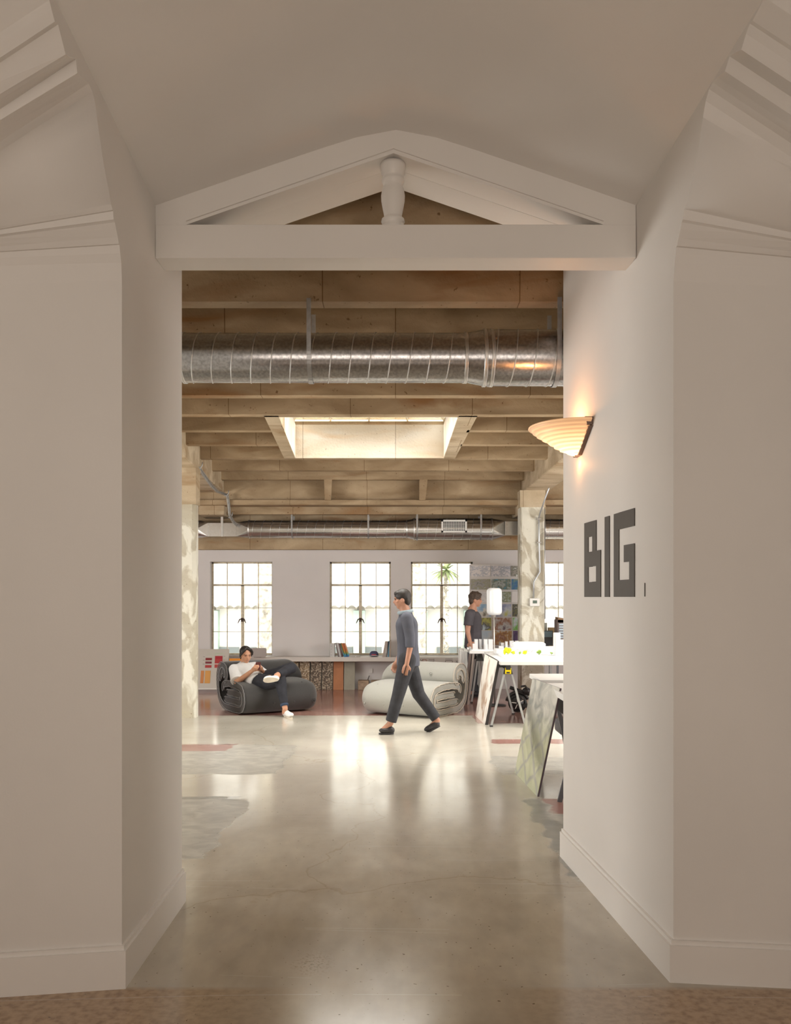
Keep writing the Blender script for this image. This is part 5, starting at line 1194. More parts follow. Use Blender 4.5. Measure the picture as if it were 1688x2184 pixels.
A_ = [
 [('pale grey diagram print with a small dark arch, top left of the poster board', [(0.50, 0.48, 0.50), (0.56, 0.53, 0.53), (0.30, 0.32, 0.38), (0.6, 0.58, 0.58)], 5, 2.2, None),
  ('pale grey diagram print with a dark arched centre, top middle of the poster board', [(0.52, 0.50, 0.50), (0.50, 0.48, 0.50), (0.22, 0.24, 0.30), (0.58, 0.56, 0.56)], 6, 2.5, None),
  ('print of dark palms over a curved grey roof, top right of the poster board', [(0.05, 0.08, 0.04), (0.30, 0.27, 0.25), (0.12, 0.13, 0.10), (0.62, 0.64, 0.66)], 5, 1.5, None)],
 [('print of a white dome above green planting and a turquoise pool', [(0.06, 0.08, 0.04), (0.24, 0.23, 0.24), (0.20, 0.20, 0.13), (0.30, 0.30, 0.33)], 4, 1.2, None),
  ('print of dark palm arches over a bright blue pool', [(0.04, 0.05, 0.04), (0.30, 0.33, 0.33), (0.10, 0.12, 0.08), (0.04, 0.22, 0.36)], 4, 1.6, None),
  ('print of green palms against a deep blue sky', [(0.05, 0.15, 0.04), (0.03, 0.10, 0.26), (0.07, 0.16, 0.20), (0.24, 0.22, 0.12)], 4, 1.0, None)],
 [('pale sketch print with a dark spire, partly behind the standing person head', [(0.52, 0.52, 0.53), (0.45, 0.45, 0.47), (0.56, 0.55, 0.55), (0.25, 0.25, 0.28)], 3, 1.0, None),
  ('print of a hazy green slope directly right of the lamp shade', [(0.10, 0.12, 0.05), (0.34, 0.38, 0.36), (0.16, 0.18, 0.09), (0.45, 0.48, 0.47)], 4, 0.8, None),
  ('almost blank pale print with a thin brown line, third row right', [(0.56, 0.54, 0.54), (0.58, 0.56, 0.56), (0.57, 0.55, 0.55), (0.50, 0.47, 0.47)], 2, 0.3, None)],
 [('print of a white shell building under a blue sky, fourth row left', [(0.12, 0.24, 0.38), (0.20, 0.32, 0.46), (0.50, 0.48, 0.44), (0.14, 0.13, 0.10)], 2.2, 0.8, None),
  ('blue print with a yellow-green shell shape below the lamp shade side', [(0.08, 0.10, 0.20), (0.24, 0.26, 0.40), (0.42, 0.45, 0.48), (0.42, 0.42, 0.15)], 2.0, 0.5, None),
  ('dark print of pale rocks and shrubs beside the column, fourth row', [(0.03, 0.04, 0.04), (0.14, 0.13, 0.06), (0.05, 0.05, 0.06), (0.38, 0.36, 0.25)], 5, 1.0, None)],
 [('print of a yellow-green curved roof over black, fifth row left', [(0.02, 0.02, 0.03), (0.36, 0.35, 0.08), (0.05, 0.05, 0.07), (0.42, 0.50, 0.56)], 2.4, 1.5, None),
  ('print of a rust brown tower above a grey town, fifth row middle', [(0.50, 0.48, 0.45), (0.24, 0.10, 0.05), (0.42, 0.42, 0.42), (0.12, 0.08, 0.10)], 2.4, 0.9, None),
  ('pastel print with a bright green ribbon, fifth row right', [(0.35, 0.50, 0.48), (0.16, 0.40, 0.06), (0.52, 0.55, 0.62), (0.50, 0.30, 0.05)], 2.0, 0.6, None)],
 [('soft blue sky print above the white model towers, bottom left', [(0.26, 0.36, 0.48), (0.34, 0.42, 0.50), (0.42, 0.45, 0.48), (0.30, 0.26, 0.24)], 1.6, 0.5, None),
  ('print of an orange-brown rocky mound and a pale stem, bottom middle', [(0.40, 0.28, 0.22), (0.20, 0.08, 0.04), (0.36, 0.20, 0.07), (0.45, 0.50, 0.54)], 4, 1.2, None),
  ('dark violet print with purple swirls, bottom right of the poster board', [(0.03, 0.02, 0.07), (0.12, 0.06, 0.16), (0.05, 0.04, 0.10), (0.25, 0.12, 0.04)], 2.5, 1.4, None)]]
for i, (t0, t1) in enumerate(ROWS):
    for j, (c0, c1) in enumerate(COLS):
        lab, cols, s_, d_, _x = A_[i][j]
        xa, xb = X_(c0 + i * 0.9, by), X_(c1 + i * 0.6, by) if j < 2 else X_(1132, by)
        z0, z1 = Z_(t1, by), Z_(t0, by)
        if (i, j) == (2, 0): xb = X_(1046, by)
        o = MB().box(xa, xb, by - 0.006, by - 0.002, z0, z1).build('print', picture_material('print_%d_%d' % (i, j), [tuple(min(0.8, v_ * 1.25 + 0.02) for v_ in c_) for c_ in cols], s_ * 0.7, d_ * 0.3, stretch=(1.6, 1, 1)), origin=((xa + xb) / 2, by - 0.004, z0))
        tag(o, lab, 'print', 'printed images pinned to the poster board')

# ================================================================ SCOOTER parked under the white table
sx, sy_ = X_(1112, 12.0), 12.35
sc3 = empty('scooter', (sx, sy_, 0), 'folded black electric scooter parked in front of the right column', 'scooter')
RUB = M('black_rubber', (0.015, 0.014, 0.014), 0.6); BM = M('scooter_black', (0.03, 0.026, 0.026), 0.4, var=0.2); CHM = M('scooter_chrome', (0.7, 0.7, 0.7), 0.25, 0.8)
wc = Vector((sx, sy_, 0.13))
whl = MB(); whl.lathe([(0.10, -0.035), (0.125, -0.03), (0.13, 0), (0.125, 0.03), (0.10, 0.035)], (wc.x, wc.y, wc.z), seg=28, axis='y'); w1 = whl.build('wheel', RUB, sc3)
MB().lathe([(0.0, -0.03), (0.095, -0.03), (0.095, 0.03), (0.0, 0.03)], (wc.x, wc.y, wc.z), seg=20, axis='y').build('hub', BM, w1)
mb = MB()
for k in range(5):
    a = k * 2 * math.pi / 5 + 0.5; mb.bar(wc + Vector((0.02 * math.cos(a), -0.034, 0.02 * math.sin(a))), wc + Vector((0.085 * math.cos(a), -0.034, 0.085 * math.sin(a))), 0.012, 0.008, up=(0, 1, 0))
mb.build('spokes', CHM, w1)
mb = MB(); pts = [(wc.x + 0.15 * math.cos(a), wc.y, wc.z + 0.15 * math.sin(a)) for a in [math.radians(d) for d in range(20, 171, 15)]]; mb.tube(pts, 0.024, seg=8); mb.build('fender', BM, sc3)
MB().box(sx + 0.05, sx + 0.75, sy_ - 0.07, sy_ + 0.07, 0.07, 0.12).build('deck', BM, sc3, bevel=0.01)
wh2 = MB(); wh2.lathe([(0.06, -0.03), (0.1, -0.025), (0.105, 0), (0.1, 0.025), (0.06, 0.03)], (sx + 0.8, sy_, 0.105), seg=24, axis='y'); wh2.build('wheel', RUB, sc3)
MB().tube([(sx - 0.10, sy_ - 0.02, 0.34), (sx + 0.02, sy_, 0.30), (sx + 0.14, sy_, 0.255), (sx + 0.5, sy_, 0.20), (sx + 0.8, sy_, 0.17)], [0.02, 0.028, 0.024, 0.022, 0.02], seg=10).build('stem', BM, sc3)
MB().tube([(sx + 0.10, sy_ - 0.03, 0.25), (sx + 0.13, sy_ - 0.05, 0.33), (sx + 0.10, sy_ - 0.05, 0.37), (sx + 0.04, sy_ - 0.04, 0.36)], 0.016, seg=8).build('handlebar', BM, sc3)
MB().tube([(sx - 0.105, sy_ - 0.02, 0.345), (sx - 0.02, sy_ - 0.01, 0.315)], 0.026, seg=10).build('grip', RUB, sc3)
MB().ball((sx + 0.12, sy_ - 0.02, 0.30), 0.05, sc=(1.2, 0.8, 1)).build('latch_box', BM, sc3)

# black case under the near tables and a dark box by the pale chair
tag(MB().box(1.42, 2.2, 7.5, 7.8, 0.60, 0.74).build('keyboard_tray', M('tray_black', (0.04, 0.04, 0.045), 0.5), bevel=0.01), 'black tray hanging under the white table closest to the passage wall', 'tray')
tag(MB().box(1.5, 1.95, 8.1, 8.4, 0.34, 0.46).build('equipment_case', M('case_dark', (0.05, 0.05, 0.06), 0.5), bevel=0.02, ), 'dark case held between the dark steel sawhorses', 'case')
tag(MB().box(X_(1006, 14.3), X_(1021, 14.3), 14.2, 14.4, 0, 0.20).build('floor_bag', M('bag_black', (0.02, 0.02, 0.022), 0.7, var=0.3), bevel=0.04), 'black bag on the floor under the farther table', 'bag')
# ================================================================ DESKS BEHIND THE RIGHT COLUMN
dk = table(X_(1160, 14.9), 4.2, 14.75, 15.15, 0.74, 0.03, 'white desk against the window wall behind the right column')
for x_ in (2.6, 4.1): MB().box(x_ - 0.02, x_ + 0.02, 14.9, 15.0, 0, 0.71).build('leg', AL, dk)
mo = empty('monitor', (X_(1168, 14.8), 14.9, 0.74), 'dark monitor with a pale blue screen beside the right column', 'monitor')
yy = 14.8
MB().box(X_(1155, yy), X_(1180, yy), yy, yy + 0.03, Z_(1377, yy), Z_(1345, yy)).build('housing', M('monitor_dark', (0.07, 0.075, 0.085), 0.4, var=0.1), mo, bevel=0.004)
MB().box(X_(1157, yy), X_(1178.5, yy), yy - 0.003, yy, Z_(1359, yy), Z_(1346.5, yy)).build('screen', M('screen_blue', (0.32, 0.50, 0.62), 0.3), mo)
MB().box(X_(1163, yy), X_(1171, yy), yy + 0.01, yy + 0.10, 0.74, Z_(1377, yy)).build('stand', BLK, mo)
tag(MB().box(X_(1171, 14.98), X_(1185.5, 14.98), 14.98, 15.1, 0.74, Z_(1338.5, 14.98)).build('carton', M('carton_tan', (0.40, 0.28, 0.14), 0.7, var=0.1), bevel=0.004), 'tan carton behind the blue-screened monitor', 'carton')
tag(MB().box(X_(1156, 15.02), X_(1170, 15.02), 15.12, 15.2, 0.74, Z_(1328.5, 15.1)).build('paper_box', M('paper_box_grey', (0.50, 0.53, 0.48), 0.7), bevel=0.004), 'pale grey-green box between the column and the tan carton', 'box')
rk = empty('equipment_rack', (X_(1198, 14.4), 14.45, 0), 'rack of striped blue-grey trays with a brown top, at the edge of the passage wall', 'rack')
yy = 14.4
MB().box(X_(1190, yy), X_(1225, yy), yy, yy + 0.3, Z_(1364, yy), Z_(1322, yy)).build('case', M('rack_case', (0.25, 0.20, 0.20), 0.6), rk)
for k, py in enumerate((1330, 1335.5, 1341, 1346.5, 1352, 1357.5)): MB().box(X_(1192.5, yy), X_(1224, yy), yy - 0.02, yy, Z_(py + 3.6, yy), Z_(py, yy)).build('tray', M('tray_blue', (0.48, 0.58, 0.66), 0.5, var=0.1), rk)
MB().hexa([(X_(1190, yy), yy, Z_(1328, yy)), (X_(1225, yy), yy, Z_(1328, yy)), (X_(1225, yy), yy + 0.25, Z_(1328, yy)), (X_(1190, yy), yy + 0.25, Z_(1328, yy))],
          [(X_(1191, yy), yy, Z_(1318, yy)), (X_(1225, yy), yy, Z_(1322, yy)), (X_(1225, yy), yy + 0.25, Z_(1322, yy)), (X_(1191, yy), yy + 0.25, Z_(1316, yy))]).build('top_box', M('rack_top_brown', (0.30, 0.19, 0.11), 0.7, var=0.1), rk)
for x in (X_(1193, yy), X_(1222, yy)): MB().box(x - 0.015, x + 0.015, yy + 0.1, yy + 0.15, 0, Z_(1364, yy)).build('leg', DG, rk)

# ================================================================ PEOPLE
SKIN = M('skin', (0.56, 0.30, 0.19), 0.5, var=0.05, scale=30, spec=0.35); SKIN2 = M('skin_tan', (0.46, 0.24, 0.16), 0.5, var=0.05, scale=30)
HAIR = M('hair_black', (0.022, 0.017, 0.015), 0.45, var=0.3, scale=60, stretch=(1, 1, 0.2), bump=0.4, bscale=160); HAIRB = M('hair_brown', (0.075, 0.05, 0.035), 0.6, var=0.35, scale=50, bump=0.6, bscale=90)
def basis(f, up=(0, 0, 1)):
    f = Vector(f).normalized(); u = Vector(up); r = f.cross(u).normalized(); u = r.cross(f).normalized()
    return r, f, u
class Blob:
    """overlapping tapered limbs and ellipsoids, fused into one continuous skin by a voxel remesh"""
    def __init__(s): s.mb = MB()
    def cap(s, p, q, r1, r2, seg=14):
        p, q = Vector(p), Vector(q); d = (q - p); L_ = d.length
        if L_ < 1e-5: s.mb.ball(p, r1); return s
        d /= L_; pts = []; rad = []
        for k in range(6): t = math.pi / 2 * k / 5 + 0.02; pts.append(p - d * r1 * math.cos(min(t, math.pi / 2))); rad.append(max(0.0005, r1 * math.sin(min(t, math.pi / 2))))
        for k in range(6): t = math.pi / 2 * (1 - k / 5) + 0.02; pts.append(q + d * r2 * math.cos(min(t, math.pi / 2))); rad.append(max(0.0005, r2 * math.sin(min(t, math.pi / 2))))
        s.mb.tube(pts, rad, seg=seg); return s
    def chain(s, pts, rads):
        for i in range(len(pts) - 1): s.cap(pts[i], pts[i + 1], rads[i], rads[i + 1])
        return s
    def cyl(s, pts, rads, seg=18): s.mb.tube(pts, rads, seg=seg); return s
    def ell(s, c, rad, R=None, seg=20, ring=14):
        c = Vector(c); vs = []; fs = []
        R = R or (Vector((1, 0, 0)), Vector((0, 1, 0)), Vector((0, 0, 1)))
        for i in range(ring + 1):
            p = math.pi * i / ring
            for k in range(seg):
                t = 2 * math.pi * k / seg
                vs.append(c + R[0] * rad[0] * math.sin(p) * math.cos(t) + R[1] * rad[1] * math.sin(p) * math.sin(t) + R[2] * rad[2] * math.cos(p))
        for i in range(ring):
            for k in range(seg): k2 = (k + 1) % seg; fs.append((i * seg + k, (i + 1) * seg + k, (i + 1) * seg + k2, i * seg + k2))
        s.mb.add(vs, fs, smooth=True); return s
    def build(s, name, m_, parent=None, vox=0.008, it=4, origin=None):
        o = s.mb.build(name, m_, parent, origin=origin)
        r = o.modifiers.new('skin', 'REMESH'); r.mode = 'VOXEL'; r.voxel_size = vox; r.use_smooth_shade = True
        sm = o.modifiers.new('soft', 'SMOOTH'); sm.factor = 0.5; sm.iterations = it
        return o
def hand(B, wrist, d, n, curl=0.5, side=1, s=1.0):
    """palm and five fingers; d points along the hand, n out of the palm, side +1/-1 picks the thumb's side"""
    w_ = Vector(wrist); d = Vector(d).normalized(); n = Vector(n); n = (n - d * n.dot(d)).normalized(); sd = d.cross(n).normalized() * side
    c = w_ + d * 0.048 * s; B.ell(c, (0.040 * s, 0.052 * s, 0.015 * s), (sd, d, n))
    B.cap(w_ - d * 0.02 * s, w_ + d * 0.03 * s, 0.025 * s, 0.022 * s)
    for k, L_ in enumerate((0.072, 0.080, 0.075, 0.058)):
        off = sd * (0.031 - 0.0207 * k) * s; a = w_ + d * (0.088 - 0.004 * abs(k - 1)) * s + off
        a0 = w_ + d * 0.05 * s + off
        c1, c2 = curl * 0.9, curl * 1.9
        b = a + (d * math.cos(c1) + n * math.sin(c1)) * L_ * 0.5 * s; e = b + (d * math.cos(c2) + n * math.sin(c2)) * L_ * 0.45 * s
        B.chain([a0, a, b, e], [0.0095 * s, 0.0088 * s, 0.0078 * s, 0.0066 * s])
    t0 = w_ + d * 0.02 * s + sd * 0.026 * s; t1 = t0 + (d * 0.6 + sd * 0.65 + n * 0.3).normalized() * 0.036 * s; t2 = t1 + (d * 0.85 + sd * 0.1 + n * 0.55).normalized() * 0.032 * s
    B.chain([t0, t1, t2], [0.012 * s, 0.0098 * s, 0.008 * s])
def head(B, c, f, up, s=1.0):
    r, f, u = basis(f, up); c = Vector(c)
    B.ell(c + u * 0.022 * s - f * 0.008 * s, (0.074 * s, 0.092 * s, 0.090 * s), (r, f, u))
    B.ell(c + f * 0.022 * s - u * 0.035 * s, (0.060 * s, 0.066 * s, 0.072 * s), (r, f, u))
    B.ell(c + f * 0.048 * s - u * 0.088 * s, (0.028 * s, 0.026 * s, 0.022 * s), (r, f, u))          # chin
    B.cap(c + f * 0.082 * s + u * 0.005 * s, c + f * 0.101 * s - u * 0.026 * s, 0.008 * s, 0.011 * s)    # nose
    B.ell(c + f * 0.093 * s - u * 0.032 * s, (0.016 * s, 0.009 * s, 0.008 * s), (r, f, u))
    B.ell(c + f * 0.083 * s - u * 0.056 * s, (0.022 * s, 0.009 * s, 0.0075 * s), (r, f, u))           # lips
    B.ell(c + f * 0.078 * s + u * 0.022 * s, (0.050 * s, 0.012 * s, 0.010 * s), (r, f, u))            # brow ridge
    for q in (-1, 1):
        B.ell(c + r * q * 0.074 * s - f * 0.002 * s - u * 0.012 * s, (0.009 * s, 0.018 * s, 0.030 * s), (r, f, u))
        B.ell(c + r * q * 0.040 * s + f * 0.058 * s - u * 0.022 * s, (0.022 * s, 0.020 * s, 0.020 * s), (r, f, u))
    return r, f, u, c
def face(parent, hd, s=1.0, closed=True, lip=(0.42, 0.17, 0.13)):
    r, f, u, c = hd
    EYE = M('eye_dark', (0.02, 0.015, 0.012), 0.3); LIP = M('lip_%d' % (lip[0] * 100), lip, 0.5); EW = M('eye_white', (0.7, 0.68, 0.64), 0.3)
    for q in (-1, 1):
        ec = c + r * q * 0.031 * s + f * 0.082 * s + u * 0.004 * s
        mb = MB(); b = Blob(); b.ell(ec, (0.013 * s, 0.006 * s, 0.0035 * s if closed else 0.006 * s), (r, f, u), 12, 8); b.mb.build('eye', EYE, parent)
        b = Blob(); b.cap(c + r * q * 0.016 * s + f * 0.089 * s + u * 0.021 * s, c + r * q * 0.050 * s + f * 0.076 * s + u * 0.023 * s, 0.0035 * s, 0.003 * s, 8); b.mb.build('eyebrow', HAIR, parent)
    b = Blob(); b.ell(c + f * 0.0905 * s - u * 0.056 * s, (0.022 * s, 0.004 * s, 0.005 * s), (r, f, u), 12, 8); b.mb.build('mouth', LIP, parent)

# ---------------- the seated person
def w(px, py, Y): return W(px, py, Y)
fdir = Vector((0.46, -0.88, -0.20))
B = Blob(); hc = w(524.5, 1396.5, 12.52)
hd = head(B, hc, fdir, (0.0, 0, 1), 1.0)
neck0, neck1 = w(521, 1419, 12.60), w(523, 1404, 12.55)
B.chain([neck0, neck1], [0.060, 0.055])
Rs, Ls = w(499.5, 1427.5, 12.50), w(544, 1422, 12.76)
chest, belly, hips = w(522, 1430, 12.58), w(536, 1440, 12.46), w(550, 1448, 12.36)
B.chain([neck0, chest, belly, hips], [0.075, 0.115, 0.115, 0.12])
Re, Rw = w(506, 1455, 12.28), w(539, 1430, 12.14)
B.chain([Rs, Re, Rw], [0.052, 0.042, 0.027])
Le, Lw = w(568, 1443, 12.50), w(558.5, 1429, 12.24)
B.chain([Ls, Le, Lw], [0.050, 0.038, 0.026])
hand(B, Rw, (w(549, 1421.5, 12.05) - Rw), (0.45, 0.2, 0.8), 0.75, side=-1, s=0.95)
hand(B, Lw, (w(551, 1421, 12.10) - Lw), (-0.6, 0.1, 0.75), 0.85, side=1, s=0.95)
Rk, Ra = w(598, 1451, 12.02), w(608.5, 1512, 11.86)
B.chain([w(545, 1449, 12.34), Rk], [0.08, 0.06]); B.chain([Rk, Ra], [0.055, 0.036])
Lk, La = w(621, 1425, 12.22), w(590, 1441, 11.92)
B.chain([w(560, 1447, 12.42), Lk], [0.08, 0.06]); B.chain([Lk, La], [0.055, 0.036])
RH, RT = w(607, 1519, 11.90), Vector((X_(620, 11.72), 11.72, 0.045))
B.chain([Ra, RH, RT], [0.036, 0.034, 0.018])
LH, LT = w(592, 1446, 11.90), w(574, 1448, 11.88)
B.chain([La, LH, LT], [0.036, 0.030, 0.018])
P1_ = B.build('person', SKIN, None, vox=0.0055, it=3, origin=hips - Vector((0, 0, 0.0)))
tag(P1_, 'person in a white t-shirt and dark trousers reclining cross-legged and looking at a phone', 'person')
face(P1_, hd)
# hair, parted with a swept fringe
B = Blob(); r, f, u, c = hd
B.ell(c + u * 0.040 - f * 0.026, (0.084, 0.092, 0.084), (r, f, u))
B.ell(c - f * 0.055 - u * 0.02, (0.074, 0.05, 0.085), (r, f, u))
B.chain([c - f * 0.075 - u * 0.05, c - f * 0.080 - u * 0.105], [0.04, 0.022])
# fringe parted off-centre and swept to both temples, the brow left bare between
for q_, k_ in ((-1, 1.0), (1, 0.9)):
    B.chain([c + u * 0.112 + r * 0.018 + f * 0.040, c + r * q_ * 0.046 * k_ + u * 0.088 + f * 0.066, c + r * q_ * 0.074 * k_ + u * 0.050 + f * 0.058, c + r * q_ * 0.083 + u * 0.006 + f * 0.040], [0.022, 0.020, 0.016, 0.009])
B.cap(c - r * 0.074 + u * 0.03, c - r * 0.079 - u * 0.020 + f * 0.012, 0.020, 0.009); B.cap(c + r * 0.074 + u * 0.03, c + r * 0.079 - u * 0.020 + f * 0.012, 0.020, 0.009)
B.build('hair', HAIR, P1_, vox=0.006, it=3)
# loose white t-shirt
TS = M('tshirt_white', (0.74, 0.745, 0.75), 0.85, var=0.03, scale=6, bump=0.5, bscale=11)
B = Blob(); sv = (Ls - Rs)
B.chain([w(521, 1421, 12.58), w(521, 1431, 12.56), w(534, 1440, 12.42), w(546, 1447, 12.32)], [0.085, 0.140, 0.142, 0.135])
B.cap(Rs + Vector((0.02, 0, 0)), Ls, 0.074, 0.072)
B.chain([Rs, Rs.lerp(Re, 0.55)], [0.076, 0.080]); B.cyl([Rs.lerp(Re, 0.45), Rs.lerp(Re, 0.92)], [0.080, 0.088])
B.chain([Ls, Ls.lerp(Le, 0.5)], [0.072, 0.074]); B.cyl([Ls.lerp(Le, 0.4), Ls.lerp(Le, 0.85)], [0.074, 0.078])
B.cyl([w(539, 1446, 12.34), w(549, 1455, 12.22)], [0.125, 0.115])
B.build('tshirt', TS, P1_, vox=0.0075, it=5)
nk = [neck0.lerp(neck1, 0.30) + r * 0.062 * math.cos(t) + (f - u * 0.2) * 0.060 * math.sin(t) for t in [2 * math.pi * k / 20 for k in range(20)]]
MB().tube(nk, 0.009, seg=6, closed=True).build('collar', TS, P1_)
TR = M('trousers_navy_black', (0.018, 0.019, 0.026), 0.8, var=0.25, scale=14, bump=0.5, bscale=14)
B = Blob()
B.chain([w(548, 1450, 12.34), w(557, 1452, 12.34)], [0.135, 0.13])
B.chain([w(546, 1452, 12.28), w(575, 1456, 12.12), Rk], [0.115, 0.100, 0.084]); B.chain([Rk, Rk.lerp(Ra, 0.5), Rk.lerp(Ra, 0.80)], [0.082, 0.064, 0.054]); B.cyl([Rk.lerp(Ra, 0.55), Rk.lerp(Ra, 0.90)], [0.062, 0.053])
B.chain([w(560, 1449, 12.38), w(592, 1438, 12.32), Lk], [0.115, 0.098, 0.082]); B.chain([Lk, Lk.lerp(La, 0.55)], [0.082, 0.062]); B.cyl([Lk.lerp(La, 0.45), Lk.lerp(La, 0.88)], [0.064, 0.054])
B.build('trousers', TR, P1_, vox=0.0075, it=5)
CF = M('denim_cuff', (0.03, 0.05, 0.09), 0.8); MB().tube([Rk.lerp(Ra, 0.83), Rk.lerp(Ra, 0.905)], [0.0555, 0.0545], seg=18).build('cuff', CF, P1_)
SH = M('shoe_white', (0.80, 0.79, 0.77), 0.55, var=0.02); SO = M('shoe_sole', (0.62, 0.56, 0.46), 0.6, var=0.1, scale=12)
def shoe(heel, toe, down, m_=SH, ms=SO, s=1.0, par=None):
    heel, toe, dn = Vector(heel), Vector(toe), Vector(down).normalized(); d = (toe - heel).normalized(); dn = (dn - d * dn.dot(d)).normalized(); sd = d.cross(dn)
    B = Blob(); c = heel + d * 0.0
    B.ell(heel + d * 0.02, (0.040 * s, 0.045 * s, 0.042 * s), (sd, d, dn)); B.ell(toe - d * 0.055, (0.049 * s, 0.075 * s, 0.033 * s), (sd, d, dn)); B.cap(heel + d * 0.03 - dn * 0.008, toe - d * 0.07 + dn * 0.004, 0.042 * s, 0.038 * s)
    o = B.build('shoe', m_, par, vox=0.006, it=3)
    out_ = []
    L_ = (toe - heel).length + 0.035
    for k in range(28):
        t = 2 * math.pi * k / 28; wd = 0.043 * s
        out_.append(heel + d * ((L_ - 0.035) / 2 + 0.004) + d * (L_ / 2) * -math.cos(t) + sd * wd * math.sin(t) * (0.82 + 0.18 * (-math.cos(t))) + dn * 0.028 * s)
    MB().prism(out_, (0, 0, 0), dn * 0.018 * s).build('sole', ms, o)
    return o
o = shoe(Vector((X_(607, 11.92), 11.94, 0.048)), Vector((X_(621, 11.68), 11.70, 0.046)), (0, 0, -1), par=P1_)
o = shoe(w(592, 1447, 11.885), w(565, 1449, 11.865), (-0.25, -0.9, -0.25), par=P1_)
# phone in the seated person's hands
ph = w(550.5, 1420.5, 12.10); pr, pf, pu = basis((-0.35, 0.80, 0.25), (0, 0, 1))
mb = MB(); vs = []
def slab3(c, a, b, n, ha, hb, hn, m_, nm, par=None, **k):
    P = [c + a * x * ha + b * y * hb - n * hn for x, y in ((-1, -1), (1, -1), (1, 1), (-1, 1))]; Q = [p + n * 2 * hn for p in P]
    return MB().hexa(P, Q).build(nm, m_, par, **k)
po = slab3(ph, pr, pu, pf, 0.034, 0.054, 0.005, M('phone_case_dark', (0.10, 0.025, 0.025), 0.4), 'phone', origin=ph); tag(po, 'dark phone held up in the seated person\'s hands', 'phone')
slab3(ph + pf * 0.0055, pr, pu, pf, 0.030, 0.049, 0.0006, M('phone_screen', (0.02, 0.02, 0.025), 0.15), 'screen', po)

# ---------------- the person walking past the pale chair
YW = 10.46
def v(px, py, dy=0.0): return W(px, py, YW + dy)
B = Blob(); hc = v(858, 1278); hd = head(B, hc, (-1, 0, -0.12), (0, 0, 1), 1.0)
nb, nt_ = v(865, 1306), v(861, 1290)
B.chain([nb, nt_], [0.062, 0.055])
ch_, hp = v(868, 1332), v(870, 1402)
B.chain([nb, ch_, v(869, 1368), hp], [0.07, 0.12, 0.105, 0.115])
S1, S2 = v(868, 1318, -0.17), v(868, 1317, 0.17)
E1, W1 = v(877, 1370, -0.21), v(868, 1416, -0.23)
B.chain([S1, E1, W1], [0.050, 0.038, 0.026]); hand(B, W1, (-0.25, 0, -1), (0.2, 1, 0), 0.6, side=1)
E2, W2 = v(862, 1369, 0.21), v(848, 1410, 0.22)
B.chain([S2, E2, W2], [0.050, 0.038, 0.026]); hand(B, W2, (-0.45, 0, -1), (0.2, -1, 0), 0.5, side=-1)
H1, K1, A1 = v(869, 1408, -0.09), v(851, 1478, -0.10), v(833, 1543, -0.10)
H2, K2, A2 = v(871, 1408, 0.09), v(893, 1480, 0.10), v(933, 1536, 0.10)
B.chain([H1, K1, A1], [0.09, 0.06, 0.036]); B.chain([H2, K2, A2], [0.09, 0.06, 0.036])
B.chain([A1, v(816, 1557, -0.10)], [0.036, 0.026]); B.chain([A2, v(914, 1555, 0.10)], [0.036, 0.026])
P2_ = B.build('person', SKIN2, None, vox=0.007, it=3, origin=Vector((hp.x, YW, 0.0)))
tag(P2_, 'person in dark clothes walking to the left in front of the pale lounge chair', 'person')
face(P2_, hd, closed=False)
r, f, u, c = hd
B = Blob(); B.ell(c + u * 0.038 - f * 0.014, (0.084, 0.100, 0.086), (r, f, u)); B.ell(c - f * 0.055 - u * 0.01, (0.074, 0.05, 0.075), (r, f, u)); B.ell(c + u * 0.075 + f * 0.045, (0.062, 0.045, 0.030), (r, f, u))
B.build('hair', HAIR, P2_, vox=0.007, it=3)
SHI = M('shirt_slate', (0.085, 0.09, 0.115), 0.85, var=0.12, scale=5, bump=0.4, bscale=10)
B = Blob(); B.chain([v(866, 1312), v(868, 1334), v(870, 1372), v(871, 1400)], [0.085, 0.135, 0.125, 0.132]); B.cap(S1, S2, 0.072, 0.072)
B.cyl([S1, S1.lerp(E1, 0.8), E1.lerp(W1, 0.25)], [0.07, 0.062, 0.056]); B.cyl([S2, S2.lerp(E2, 0.8), E2.lerp(W2, 0.25)], [0.07, 0.062, 0.056]); B.cyl([v(871, 1398), v(871, 1420)], [0.135, 0.138])
B.build('shirt', SHI, P2_, vox=0.009, it=5)
SC2 = M('scarf_pale_blue', (0.28, 0.34, 0.38), 0.85, var=0.1, scale=20)
MB().tube([v(865, 1305) + Vector((0.075 * math.cos(t), 0.085 * math.sin(t), 0.012 * math.cos(t))) for t in [2 * math.pi * k / 20 for k in range(20)]], 0.022, seg=8, closed=True).build('collar', SC2, P2_)
TR2 = M('trousers_charcoal', (0.035, 0.036, 0.042), 0.85, var=0.2, scale=12, bump=0.4, bscale=12)
B = Blob(); B.chain([v(870, 1402), v(870, 1412)], [0.13, 0.13]); B.chain([H1, K1], [0.105, 0.078]); B.cyl([K1, A1.lerp(K1, 0.06)], [0.075, 0.066]); B.chain([H2, K2], [0.105, 0.078]); B.cyl([K2, A2.lerp(K2, 0.06)], [0.075, 0.062]); B.cap(K1, K1.lerp(A1, 0.3), 0.078, 0.07); B.cap(K2, K2.lerp(A2, 0.3), 0.078, 0.07)
B.build('trousers', TR2, P2_, vox=0.009, it=5)
SHD = M('shoe_dark', (0.03, 0.028, 0.03), 0.5)
a = v(838, 1548, -0.10); a.z = 0.05; b = v(812, 1558, -0.10); b.z = 0.047; shoe(a, b, (0, 0, -1), SHD, SHD, par=P2_)
shoe(v(934, 1543, 0.10), v(908, 1556, 0.10) + Vector((0, 0, 0.0)), (0.35, 0, -1), SHD, SHD, par=P2_)
